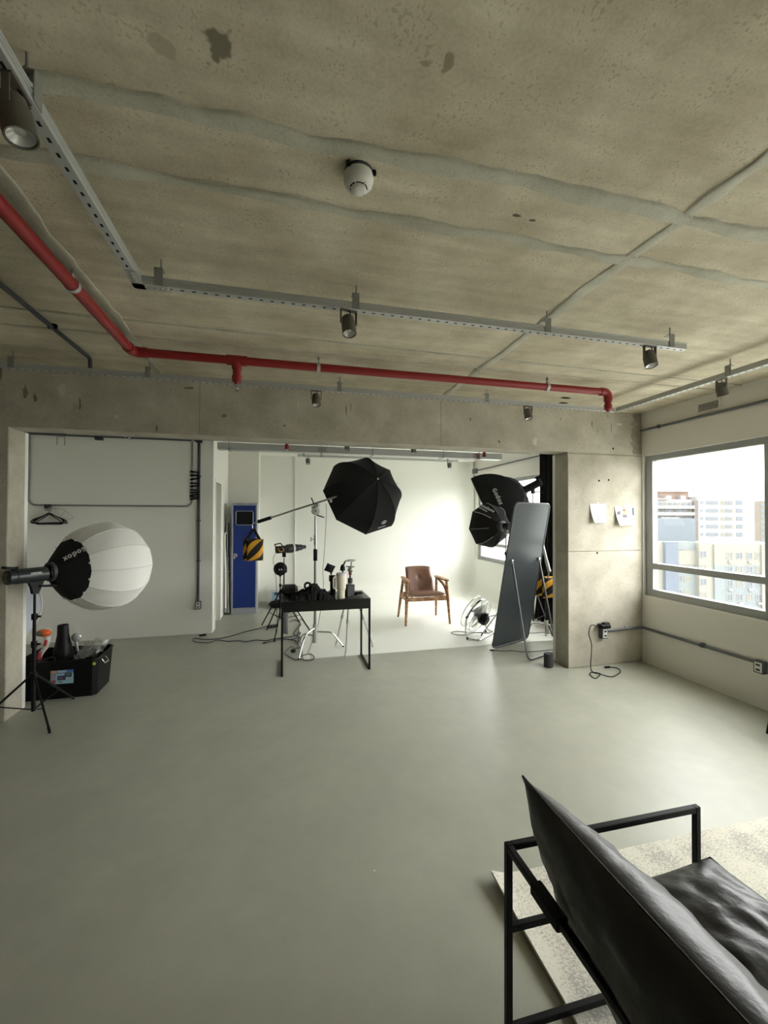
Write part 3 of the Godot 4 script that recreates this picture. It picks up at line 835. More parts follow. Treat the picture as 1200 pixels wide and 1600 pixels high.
func wall_fittings() -> void:
	# vent grille
	var v := thing("vent_grille", "small white slatted vent grille high on the window wall", "vent", Vector3(XW, 2.61, -3.13))
	obj("frame", mb().span(Vector3(3.908, 2.605, -3.24), Vector3(XW, 2.617, -3.02)).span(Vector3(3.908, 2.693, -3.24), Vector3(XW, 2.705, -3.02)).span(Vector3(3.908, 2.617, -3.24), Vector3(XW, 2.693, -3.228)).span(Vector3(3.908, 2.617, -3.032), Vector3(XW, 2.693, -3.02)), M.white_plastic, v)
	obj("backing", mb().span(Vector3(3.917, 2.617, -3.228), Vector3(3.9195, 2.693, -3.032)), M.dark_grey, v)
	for i in 6: obj("slat", mb().box(Vector3(3.912, 2.624 + i * 0.0125, -3.13), Vector3(0.012, 0.0018, 0.196), 0.0, Basis(Vector3.BACK, 0.6)), M.white_plastic, v)
	# conduits on the window wall
	var c := thing("wall_conduit", "thin grey conduit clipped above the big window", "conduit", Vector3(3.9, 2.575, -2))
	obj("pipe", mb().cyl(Vector3(3.906, 2.575, ZF), Vector3(3.906, 2.575, 2.7), 0.0125, -1, 10), M.conduit, c)
	for z in [-3.66, -2.6, -1.2]: obj("clip", mb().box(Vector3(3.905, 2.575, z), Vector3(0.03, 0.036, 0.03), 0.004), M.conduit_dark, c)
	c = thing("wall_conduit", "dark grey conduit along the low wall under the big window", "conduit", Vector3(3.9, 0.383, -3.3))
	obj("pipe", mb().tube(fillet([Vector3(3.43, 0.372, ZF + 0.016), Vector3(3.904, 0.383, ZF + 0.016), Vector3(3.904, 0.383, -2.73)], 0.04), 0.0135, 10), M.conduit, c)
	obj("coupling", mb().cyl(Vector3(3.904, 0.383, -3.22), Vector3(3.904, 0.383, -3.17), 0.018, -1, 10).box(Vector3(3.906, 0.4, -3.195), Vector3(0.02, 0.015, 0.03), 0.002), M.conduit_dark, c)
	obj("clip", mb().box(Vector3(3.69, 0.39, ZF + 0.012), Vector3(0.025, 0.045, 0.02), 0.003), M.zinc, c)
	var s := thing("power_socket", "grey surface power socket on the low wall under the window", "socket", Vector3(XW, 0.35, -2.67))
	socket_box(s, Vector3(XW, 0.355, -2.69), Vector3.LEFT, 0.08, 0.1)
	s = thing("power_socket", "grey surface power socket on the concrete pillar with an adapter on top", "socket", Vector3(3.37, 0.38, ZF))
	socket_box(s, Vector3(3.385, 0.355, ZF), Vector3.BACK, 0.075, 0.115)
	var ch := thing("power_adapter", "black plug adapter sitting on the pillar socket with a cable hanging", "adapter", Vector3(3.37, 0.42, ZF))
	obj("body", mb().box(Vector3(3.375, 0.435, ZF + 0.045), Vector3(0.12, 0.042, 0.08), 0.008).box(Vector3(3.40, 0.462, ZF + 0.045), Vector3(0.07, 0.02, 0.05), 0.006), M.black, ch)
	obj("cord", mb().tube(curve([Vector3(3.31, 0.43, ZF + 0.05), zz(924, 977, ZF + 0.05), zz(920, 990, ZF + 0.05), zz(924, 1005, ZF + 0.05), zz(924, 1022, ZF + 0.05), fl(923, 1043, 0.02), fl(928, 1051, 0.006), fl(937, 1052, 0.006), fl(937, 1055, 0.006), fl(930, 1060, 0.006), fl(922, 1054, 0.006), fl(923, 1051, 0.012), fl(932, 1051, 0.012), fl(947, 1056, 0.006), fl(958, 1057, 0.006), fl(969, 1050, 0.006), fl(965, 1044, 0.006), fl(952, 1042, 0.008)], 5), 0.0045, 6), M.black, ch)
	obj("plug", mb().bar(fl(953, 1042, 0.01), fl(945, 1042.5, 0.01), 0.022, 0.018, Vector3.UP, 0.004), M.black, ch)
	# papers taped to the pillar
	paper("paper_sheet", "plain white paper sheet taped to the concrete pillar", [921, 787, 947, 817], 1)
	paper("photo_sheet", "white sheet with three small printed portraits taped to the pillar", [960, 791, 991, 821], 2)
	# anchor holes
	for q in [[936, 751], [951, 750], [933, 864], [958, 701]]:
		var p := zz(q[0], q[1], ZF)
		var hh := struct("hole", mb().cyl(p - Vector3(0, 0, 0.002), p + Vector3(0, 0, 0.0008), 0.011, -1, 12), M.hole, get_node("wall_pillar_right"))
	# pale chips on the beam
	var bm: Node3D = get_node("wall_beam")
	var chip := mat(rgb(206, 202, 188), 0.9)
	for q in [[96, 609, 0.05, 0.09], [182, 651, 0.03, 0.03], [466, 632, 0.015, 0.07], [836, 690, 0.05, 0.07], [968, 663, 0.06, 0.03], [990, 664, 0.03, 0.03], [88, 586.5, 0.08, 0.006]]:
		var p := zz(q[0], q[1], ZF)
		var poly := PackedVector2Array()
		for i in 9: poly.append(Vector2(cos(TAU * i / 9) * q[2] * rng.randf_range(0.35, 0.75), sin(TAU * i / 9) * q[3] * rng.randf_range(0.35, 0.75)))
		struct("plaster_patch", mb().prism(poly, 0.0012, Transform3D(Basis.IDENTITY, p)), chip, bm)
	var drip := mat(rgb(132, 121, 100), 0.9)
	for q in [[40, 612, 0.03, 0.10], [55, 622, 0.03, 0.06], [125, 630, 0.02, 0.09], [296, 606, 0.08, 0.025], [245, 668, 0.02, 0.06], [541, 640, 0.012, 0.10], [548, 636, 0.010, 0.07], [925, 662, 0.014, 0.07], [955, 668, 0.010, 0.12], [934, 672, 0.008, 0.05], [876, 655, 0.012, 0.03], [780, 690, 0.03, 0.03], [735, 655, 0.02, 0.03], [820, 600, 0.0, 0.0], [350, 650, 0.05, 0.03], [445, 665, 0.03, 0.015]]:
		if q[2] <= 0.0: continue
		var p := zz(q[0], q[1], ZF)
		var poly := PackedVector2Array()
		for i in 11: poly.append(Vector2(cos(TAU * i / 11) * q[2] * rng.randf_range(0.3, 0.7), sin(TAU * i / 11) * q[3] * rng.randf_range(0.3, 0.7)))
		struct("stain", mb().prism(poly, 0.0006, Transform3D(Basis.IDENTITY, p)), drip, bm)
	# darker render patch at the end of the beam beside the window wall
	var poly2 := PackedVector2Array()
	for i in 16: poly2.append(Vector2(3.80 + rng.randf_range(-0.035, 0.03), lerpf(2.31, YC - 0.002, i / 15.0)))
	poly2.append(Vector2(XW - 0.001, YC - 0.002))
	poly2.append(Vector2(XW - 0.001, 2.31))
	struct("render_patch", mb().prism(poly2, 0.004, Transform3D(Basis.IDENTITY, Vector3(0, 0, ZF))), triplanar(mat(Color.WHITE, 0.9), mottled(256, 256, rgb(140, 134, 119), rgb(180, 174, 158), 0.004, 0.0, 0.003, 0.6, 61), 0.6), bm)
	# vertical pour joint in the beam
	for u in [312.0, 689.0]:
		var p := zz(u, 640, ZF)
		struct("joint", mb().span(Vector3(p.x - 0.003, 2.306, ZF), Vector3(p.x + 0.003, YC, ZF + 0.0006)), mat(rgb(146, 134, 108), 0.9), bm)

func paper(called: String, label: String, q: Array, kind: int) -> void:
	var a := zz(q[0], q[1], ZF)
	var b := zz(q[2], q[3], ZF)
	var im := Image.create(210, 210, false, Image.FORMAT_RGB8)
	im.fill(rgb(228, 227, 222))
	if kind == 1:
		for r in [[118, 118, 12, 9], [90, 142, 22, 8], [30, 150, 40, 3], [128, 152, 52, 4], [74, 168, 22, 8], [70, 196, 70, 2]]: im.fill_rect(Rect2i(r[0], r[1], r[2], r[3]), rgb(110, 108, 106))
	else:
		im.fill_rect(Rect2i(4, 6, 48, 100), rgb(186, 184, 200)); im.fill_rect(Rect2i(10, 14, 36, 60), rgb(214, 218, 222)); im.fill_rect(Rect2i(14, 50, 36, 40), rgb(112, 100, 104)); im.fill_rect(Rect2i(14, 22, 22, 40), rgb(190, 180, 176))
		im.fill_rect(Rect2i(66, 4, 62, 122), rgb(196, 186, 190)); im.fill_rect(Rect2i(80, 12, 34, 78), rgb(204, 164, 124)); im.fill_rect(Rect2i(80, 8, 34, 20), rgb(170, 150, 130)); im.fill_rect(Rect2i(82, 40, 30, 8), rgb(84, 70, 66)); im.fill_rect(Rect2i(72, 92, 50, 32), rgb(120, 112, 128))
		im.fill_rect(Rect2i(152, 4, 54, 118), rgb(120, 124, 140)); im.fill_rect(Rect2i(158, 10, 42, 106), rgb(206, 216, 220)); im.fill_rect(Rect2i(186, 16, 12, 80), rgb(60, 64, 78))
		for r in [[44, 180, 24, 6], [30, 186, 8, 6], [50, 150, 90, 2], [60, 186, 20, 5]]: im.fill_rect(Rect2i(r[0], r[1], r[2], r[3]), rgb(150, 150, 158))
	var m := mat(Color.WHITE, 0.8)
	m.albedo_texture = tex(im)
	m.cull_mode = BaseMaterial3D.CULL_DISABLED
	var rows := []
	for i in 9:
		var s := i / 8.0
		var row := PackedVector3Array()
		for j in 9:
			var r := j / 8.0
			row.append(Vector3(lerpf(a.x, b.x, r) + 0.02 * s * (1.0 - r), lerpf(a.y, b.y, s), ZF + 0.003 + 0.045 * s * s * (1.0 - r) * (1.0 - r) + 0.008 * s))
		rows.append(row)
	var o := thing(called, label, "paper", Vector3(a.x, b.y, ZF))
	obj("sheet", mb().grid(rows, false, true), m, o)
	obj("tape", mb().box(Vector3((a.x + b.x) / 2, a.y, ZF + 0.003), Vector3(0.03, 0.035, 0.002)), mat(rgb(206, 204, 186), 0.6), o)

# ---------------------------------------------------------------- shared shapes
# stuffed panel: centre, half extents along a, b and the thickness along c; corners drawn out, edges pulled in
func pillow(c: Vector3, a: Vector3, b: Vector3, t: Vector3, pull := 0.04, n := 20, pw := 2.4, crumple := 0.0, sd := 1) -> MB:
	var z := FastNoiseLite.new()
	z.seed = sd
	z.frequency = 2.2
	z.fractal_octaves = 4
	var m := mb()
	for s in [1.0, -1.0]:
		var rows := []
		for i in n + 1:
			var row := PackedVector3Array()
			for j in n + 1:
				var u := -cos(PI * j / n)
				var v := -cos(PI * i / n)
				var th := pow((1.0 - pow(absf(u), pw)) * (1.0 - pow(absf(v), pw)), 0.55)
				var p: Vector3 = c + a * u * (1.0 - pull * (1.0 - v * v)) + b * v * (1.0 - pull * (1.0 - u * u)) + t * th * s
				if crumple > 0.0: p += t.normalized() * s * crumple * z.get_noise_2d(u * a.length() * 6.0 + s * 9.0, v * b.length() * 6.0) * minf(1.0, th * 2.0)
				row.append(p)
			rows.append(row)
		m.grid(rows, false, s < 0.0)
	return m
func dir_basis(d: Vector3) -> Basis: # y axis along d
	var y := d.normalized()
	var x := y.cross(Vector3.UP if absf(y.y) < 0.95 else Vector3.RIGHT).normalized()
	return Basis(x, y, x.cross(y))
func lettering(o: Node3D, called: String, s: String, size: float, at: Vector3, right: Vector3, nrm: Vector3, m: Material) -> void:
	var t := TextMesh.new()
	t.text = s
	var f := SystemFont.new()
	f.font_names = PackedStringArray(["Droid Sans"])
	f.font_weight = 700
	t.font = f
	t.font_size = 32
	t.pixel_size = size / 32.0
	t.depth = 0.002
	t.curve_step = 2.0
	var q := obj(called, t, m, o)
	var x := right.normalized()
	var z := (nrm - x * nrm.dot(x)).normalized()
	q.transform = Transform3D(Basis(x, z.cross(x), z), at + q.position)
# light stand with three legs; feet are floor points, top is the height of the pin
func stand(o: Node3D, foot: Array, cx: float, cz: float, hub: float, low: float, top: float, m: Material, r := 0.014) -> void:
	var c := Vector3(cx, 0, cz)
	obj("column", mb().cyl(c + Vector3.UP * low, c + Vector3.UP * (top * 0.62), r, -1, 12).cyl(c + Vector3.UP * (top * 0.6), c + Vector3.UP * (top * 0.84), r * 0.8, -1, 12).cyl(c + Vector3.UP * (top * 0.82), c + Vector3.UP * top, r * 0.62, -1, 12), m, o)
	for h in [0.6, 0.82]:
		obj("collar", mb().cyl(c + Vector3.UP * (top * h - 0.022), c + Vector3.UP * (top * h + 0.022), r * 1.5, -1, 12), M.black, o)
		obj("knob", mb().cyl(c + Vector3(r, top * h, 0), c + Vector3(r + 0.03, top * h, 0.005), 0.009, -1, 8), M.black, o)
	obj("hub", mb().cyl(c + Vector3.UP * (hub - 0.02), c + Vector3.UP * (hub + 0.02), r * 1.7, -1, 12), M.black, o)
	for f in foot:
		var d: Vector3 = (f - c)
		d.y = 0
		var dn := d.normalized()
		var a := c + Vector3.UP * hub + dn * r
		var e: Vector3 = Vector3(f.x, 0.012, f.z)
		var lg := obj("leg", mb().bar(a, e, 0.012, 0.016, dn.cross(Vector3.UP).cross((e - a).normalized()), 0.002), m, o)
		obj("foot", mb().bar(e - (e - a).normalized() * 0.05, Vector3(f.x, 0.006, f.z), 0.018, 0.012, Vector3.UP, 0.003), M.rubber, lg)
		obj("brace", mb().bar(c + Vector3.UP * (low + 0.01), a.lerp(e, 0.6), 0.009, 0.006), m, o)

# ---------------------------------------------------------------- the bay behind the left pillar
func left_bay() -> void:
	# strobe with a lantern softbox on a stand
	var cx := -1.89
	var cz := -3.886
	var s := thing("light_stand", "black tripod light stand in the opening beside the left pillar", "light stand", Vector3(cx, 0, cz))
	stand(s, [fl(78, 1147), fl(115, 1093), Vector3(-2.24, 0, -3.79)], cx, cz, zz(55, 1054, cz).y, 0.07, zz(55, 928, cz).y, M.black)
	var d := Vector3(sin(0.611), 0.0, -cos(0.611))
	var P := Vector3(cx, zz(55, 898, cz).y, cz)
	var G := P + d * 0.569
	G.y = zz(163, 884, G.z).y
	var T := Transform3D(dir_basis(d), P)
	var h := thing("studio_strobe", "dark cylindrical studio strobe behind the white lantern softbox", "studio strobe", P)
	obj("body", mb().lathe([Vector2(0.0001, -0.19), Vector2(0.05, -0.19), Vector2(0.055, -0.185), Vector2(0.055, -0.14), Vector2(0.058, -0.135), Vector2(0.058, 0.07), Vector2(0.05, 0.08), Vector2(0.0001, 0.08)], T, 28), mat(rgb(38, 44, 44), 0.35), h)
	obj("rear_panel", mb().lathe([Vector2(0.0001, -0.194), Vector2(0.044, -0.193), Vector2(0.046, -0.19)], T, 24), M.dark_grey, h)
	for k in [-0.018, 0.018]:
		var ring := []
		for i in 13: ring.append(P - d * 0.196 + Vector3.UP * (k + 0.014 * sin(TAU * i / 12.0)) + d.cross(Vector3.UP) * 0.014 * cos(TAU * i / 12.0))
		obj("dial", mb().tube(ring, 0.003, 6), M.steel, h)
	obj("grip", mb().bar(P - d * 0.14 + Vector3.UP * 0.065, P - d * 0.21 + Vector3.UP * 0.078, 0.06, 0.02, Vector3.UP, 0.006).bar(P - d * 0.135 + Vector3.UP * 0.05, P - d * 0.135 + Vector3.UP * 0.075, 0.05, 0.02), M.black, h)
	obj("bracket", mb().prism(PackedVector2Array([Vector2(-0.05, -0.045), Vector2(0.06, -0.045), Vector2(0.035, -0.11), Vector2(0.018, -0.15), Vector2(-0.018, -0.15), Vector2(-0.028, -0.1)]), 0.036, Transform3D(Basis(d, Vector3.UP, d.cross(Vector3.UP)), P - d.cross(Vector3.UP) * 0.018)), M.black, h)
	obj("lever", mb().tube([P + Vector3.UP * -0.09 + d * 0.02 - d.cross(Vector3.UP) * -0.03, P + Vector3(0, -0.105, 0) + d * 0.16 + d.cross(Vector3.UP) * 0.03], [0.008, 0.011], 8), M.black, h)
	lettering(h, "lettering", "GREIKA", 0.022, P + d * -0.02 + Vector3.UP * 0.018 + d.cross(Vector3.UP) * 0.056, d, d.cross(Vector3.UP) + Vector3.UP * 0.265, M.print_white)
	# lantern: twelve white gores, black dish behind them
	var R := 0.40
	var rim := 0.262
	var back := sqrt(R * R - rim * rim)
	var l := thing("lantern_softbox", "round white lantern softbox with a black dish back", "softbox", G)
	var B := dir_basis(d)
	var TG := Transform3D(B, G)
	var a0 := -asin(back / R)
	for g in 12:
		var rows := []
		for i in 15:
			var el := lerpf(a0, PI / 2 * 0.985, i / 14.0)
			var row := PackedVector3Array()
			for j in 7:
				var f := j / 6.0
				var az := TAU * (g + f) / 12.0
				var k := cos(PI / 12) / cos((f - 0.5) * PI / 6.0)
				k = lerpf(k, 1.0, 0.35) - 0.012 * (0.5 - 0.5 * cos(TAU * f)) * 0.0
				var q := Vector3(cos(az) * cos(el) * R * k, sin(el) * R * (0.9 if el > 0.0 else 1.0), -sin(az) * cos(el) * R * k)
				q += q.normalized() * 0.004 * sin(9.0 * el + g * 2.1 + f * 4.0) * sin(PI * f) * clampf(1.2 - el, 0.0, 1.0)
				row.append(TG * q)
			rows.append(row)
		obj("panel", mb().grid(rows), M.fabric_white, l)
		var sm := []
		for i in 15: sm.append(rows[i][0])
		obj("seam", mb().tube(sm, 0.003, 6), mat(rgb(206, 206, 198), 0.9), l)
	var dish := mb()
	var TR := Transform3D(B, G - d * back)
	for g in 12:
		var rows := []
		for i in 6:
			var f := i / 5.0
			var rr := lerpf(0.07, rim, f)
			var yy := lerpf(-0.15, 0.0, pow(f, 1.25))
			rows.append(PackedVector3Array([TR * Vector3(cos(TAU * g / 12) * rr, yy, -sin(TAU * g / 12) * rr), TR * Vector3(cos(TAU * (g + 1) / 12) * rr, yy, -sin(TAU * (g + 1) / 12) * rr)]))
		dish.grid(rows)
	obj("dish", dish, M.black_cloth, l)
	obj("speed_ring", mb().lathe([Vector2(0.06, -0.175), Vector2(0.078, -0.17), Vector2(0.078, -0.145), Vector2(0.06, -0.14)], TR, 24), M.dark_grey, l)
	for g in 12:
		var q := Vector3(cos(TAU * (g + 0.5) / 12) * (rim - 0.002), -0.01, -sin(TAU * (g + 0.5) / 12) * (rim - 0.002))
		obj("tab", mb().box(TR * q, Vector3(0.014, 0.012, 0.014), 0.002, B * Basis(Vector3.UP, TAU * (g + 0.5) / 12)), M.white_plastic, l)
	var side := d.cross(Vector3.UP).normalized()
	if side.dot(EYE - G) < 0: side = -side
	var dish_at := func(g: float, f: float) -> Vector3:
		var rr := lerpf(0.07, rim, f)
		return TR * Vector3(cos(TAU * g / 12) * rr, lerpf(-0.15, 0.0, pow(f, 1.25)), -sin(TAU * g / 12) * rr)
	var best := 0
	for g in 12:
		if (dish_at.call(g + 0.5, 1.0) - TR.origin).dot(Vector3.UP * 0.8 + side * 0.5) > (dish_at.call(best + 0.5, 1.0) - TR.origin).dot(Vector3.UP * 0.8 + side * 0.5): best = g
	var across: Vector3 = dish_at.call(best + 1, 0.75) - dish_at.call(best, 0.75)
	var out: Vector3 = dish_at.call(best + 0.5, 0.85) - dish_at.call(best + 0.5, 0.65)
	var tn := across.cross(out).normalized()
	if tn.dot(EYE - G) < 0: tn = -tn
	var rt := out.normalized()
	lettering(l, "lettering", "Godox", 0.06, (dish_at.call(best, 0.72) + dish_at.call(best + 1, 0.72)) / 2.0 + tn * 0.008, -rt, tn, M.print_white)
	# storage box with a jumble of gear
	storage_box()
	# collapsed white reflector leaning behind the pillar
	var rf := thing("reflector", "collapsed translucent white reflector leaning behind the left pillar", "reflector", Vector3(-2.3, 0, -4.75))
	var rc := Vector3(-2.74, 0.70, -4.85)
	var rn := Vector3(0.55, 0.12, 0.82).normalized()
	var TB := Transform3D(dir_basis(rn), rc)
	obj("fabric", mb().lathe([Vector2(0.0001, 0.0), Vector2(0.15, 0.012), Vector2(0.3, 0.004), Vector2(0.4, 0.0)], TB, 32, true), mat(rgb(212, 216, 226), 0.6), rf)
	var ring := []
	for i in 41: ring.append(TB * Vector3(cos(TAU * i / 40.0) * 0.405, 0, sin(TAU * i / 40.0) * 0.78 * 0.52))
	ring = []
	for i in 41: ring.append(TB * Vector3(cos(TAU * i / 40.0) * 0.405, 0, sin(TAU * i / 40.0) * 0.405))
	obj("hoop", mb().tube(ring, 0.006, 6, false), M.white_plastic, rf)
	# pipes and hangers on the wall of the bay
	var z := -6.2 + 0.02
	var b := thing("wall_conduit", "thin grey conduit framing the bay wall with rounded corners", "conduit", Vector3(-2, 1.74, z))
	obj("pipe", mb().tube(fillet([Vector3(-3.085, 2.75, z), Vector3(-3.085, 1.742, z), Vector3(-1.185, 1.742, z), Vector3(-1.185, 2.67, z)], 0.1, 8), 0.012, 10), M.zinc_dull, b)
	b = thing("wall_conduit", "dark conduit running along the top of the bay wall", "conduit", Vector3(-2, 2.66, z))
	obj("pipe", mb().cyl(Vector3(-3.3, 2.645, z), Vector3(-1.1, 2.645, z), 0.017, -1, 10), M.conduit_dark, b)
	obj("junction_box", mb().box(Vector3(-2.31, 2.628, z), Vector3(0.09, 0.07, 0.06), 0.006), M.conduit_dark, b)
	for x in [-1.95, -1.18]: obj("clamp", mb().box(Vector3(x, 2.645, z + 0.005), Vector3(0.03, 0.06, 0.045), 0.006), M.zinc, b)
	b = thing("wall_conduit", "dark upright conduit on the bay wall ending in a socket", "conduit", Vector3(-1.1, 0.4, z))
	obj("pipe", mb().cyl(Vector3(-1.1, 0.44, z), Vector3(-1.1, 2.62, z), 0.017, -1, 10), M.conduit_dark, b)
	obj("elbow_box", mb().box(Vector3(-1.1, 2.655, z + 0.005), Vector3(0.08, 0.09, 0.06), 0.008), M.conduit_dark, b)
	for y in [2.15, 1.55, 1.0]: obj("clip", mb().box(Vector3(-1.1, y, z), Vector3(0.05, 0.02, 0.036), 0.004), M.conduit_dark, b)
	var so := thing("power_socket", "grey surface power socket on the bay wall under a conduit", "socket", Vector3(-1.1, 0.39, -6.2))
	socket_box(so, Vector3(-1.095, 0.4, -6.2), Vector3.BACK, 0.07, 0.105)
	# spring clamps clipped side by side onto the conduit
	for i in 10:
		var y: float = [2.215, 2.16, 2.105, 2.058, 2.012, 1.97, 1.928, 1.888, 1.872, 1.838][i]
		var c := thing("spring_clamp", "%s small black spring clamp in the row on the thin conduit" % ["topmost", "second from the top", "third from the top", "fourth from the top", "fifth from the top", "fifth from the bottom", "fourth from the bottom", "third from the bottom", "second from the bottom", "lowest"][i], "clamp", Vector3(-1.185, y, z), "spring clamps on the conduit")
		var tilt := 0.004 * ((i * 7) % 5 - 2)
		obj("jaw", mb().bar(Vector3(-1.21, y, z + 0.004), Vector3(-1.15, y + tilt, z + 0.03), 0.016, 0.024, Vector3.UP, 0.003), M.black, c)
		obj("handle", mb().bar(Vector3(-1.155, y + 0.004 + tilt, z + 0.03), Vector3(-1.08, y + 0.008 + tilt * 2, z + 0.05), 0.014, 0.009, Vector3.UP, 0.002).bar(Vector3(-1.155, y - 0.004 + tilt, z + 0.03), Vector3(-1.08, y - 0.006 + tilt * 2, z + 0.05), 0.014, 0.009, Vector3.UP, 0.002), M.black, c)
	# hook with clothes hangers
	var hk := thing("wall_hook", "small grey bracket holding the clothes hangers on the bay wall", "hook", Vector3(-2.87, 1.69, z))
	obj("clip", mb().box(Vector3(-2.87, 1.728, z + 0.008), Vector3(0.07, 0.05, 0.045), 0.004), M.dark_grey, hk)
	obj("plate", mb().box(Vector3(-2.87, 1.69, z + 0.0), Vector3(0.075, 0.05, 0.01), 0.003), M.zinc, hk)
	obj("peg", mb().cyl(Vector3(-2.87, 1.685, z), Vector3(-2.83, 1.69, z + 0.17), 0.006, -1, 8), M.steel, hk)
	for i in 6:
		var hx := -2.82
		var hz := z + 0.025 + i * 0.024
		var hg := thing("clothes_hanger", "black clothes hanger, %s the bay wall in its bunch" % ["closest to", "second from", "third from", "fourth from", "fifth from", "farthest from"][i], "clothes hanger", Vector3(hx, 1.6, hz), "black clothes hangers")
		var sw := [-0.12, -0.08, -0.03, 0.02, 0.06, 0.1][i] as float
		var ax := Vector3(cos(sw), [0.03, -0.02, 0.02, 0.0, 0.03, 0.0][i], sin(sw)).normalized()
		var wv: float = [0.17, 0.19, 0.15, 0.18, 0.16, 0.14][i]
		var c := Vector3(hx + [-0.03, -0.015, 0.0, 0.005, 0.01, 0.03][i], 1.645 - [0.0, 0.004, 0.0, 0.008, 0.0, 0.018][i], hz)
		obj("hook", mb().tube(curve([c + ax * 0.012 + Vector3(0, 0.035, 0), c + ax * 0.02 + Vector3(0, 0.06, 0), c + Vector3(0, 0.066, 0) + ax * 0.0, c - ax * 0.012 + Vector3(0, 0.045, 0), c + Vector3(0, 0.015, 0), c], 4), 0.0028, 6), M.steel, hg)
		obj("shoulders", mb().tube(curve([c, c + ax * wv * 0.45 - Vector3(0, 0.045, 0), c + ax * wv * 0.9 - Vector3(0, 0.085, 0), c + ax * wv - Vector3(0, 0.115, 0), c + ax * wv * 0.9 - Vector3(0, 0.125, 0), c - Vector3(0, 0.125, 0), c - ax * wv * 0.9 - Vector3(0, 0.125, 0), c - ax * wv - Vector3(0, 0.115, 0), c - ax * wv * 0.9 - Vector3(0, 0.085, 0), c - ax * wv * 0.45 - Vector3(0, 0.045, 0), c], 4), 0.0055, 6), M.black, hg)
	var wh := thing("wire_hanger", "thin wire clothes hanger hooked beside the black hangers", "clothes hanger", Vector3(-2.68, 1.55, z))
	var hc := zz(102, 798.5, z + 0.05)
	obj("wire", mb().tube([hc, zz(110, 804, z + 0.05), zz(115, 807.5, z + 0.05), zz(114.5, 810, z + 0.05), zz(97, 813.5, z + 0.05), zz(95, 806, z + 0.05), hc], 0.002, 5), M.steel, wh)
	obj("hook", mb().tube(curve([hc, hc + Vector3(-0.03, 0.02, 0.0), Vector3(-2.8, 1.7, z + 0.055), Vector3(-2.868, 1.697, z + 0.06)], 4), 0.002, 5), M.steel, wh)
	var sq := thing("bent_wire", "tiny bent wire frame fixed high on the bay wall", "wire", Vector3(-2.75, 2.52, z))
	obj("wire", mb().tube([zz(89, 695, z), zz(89, 682, z), zz(101, 682, z), zz(101, 696, z)], 0.004, 5), M.conduit, sq)

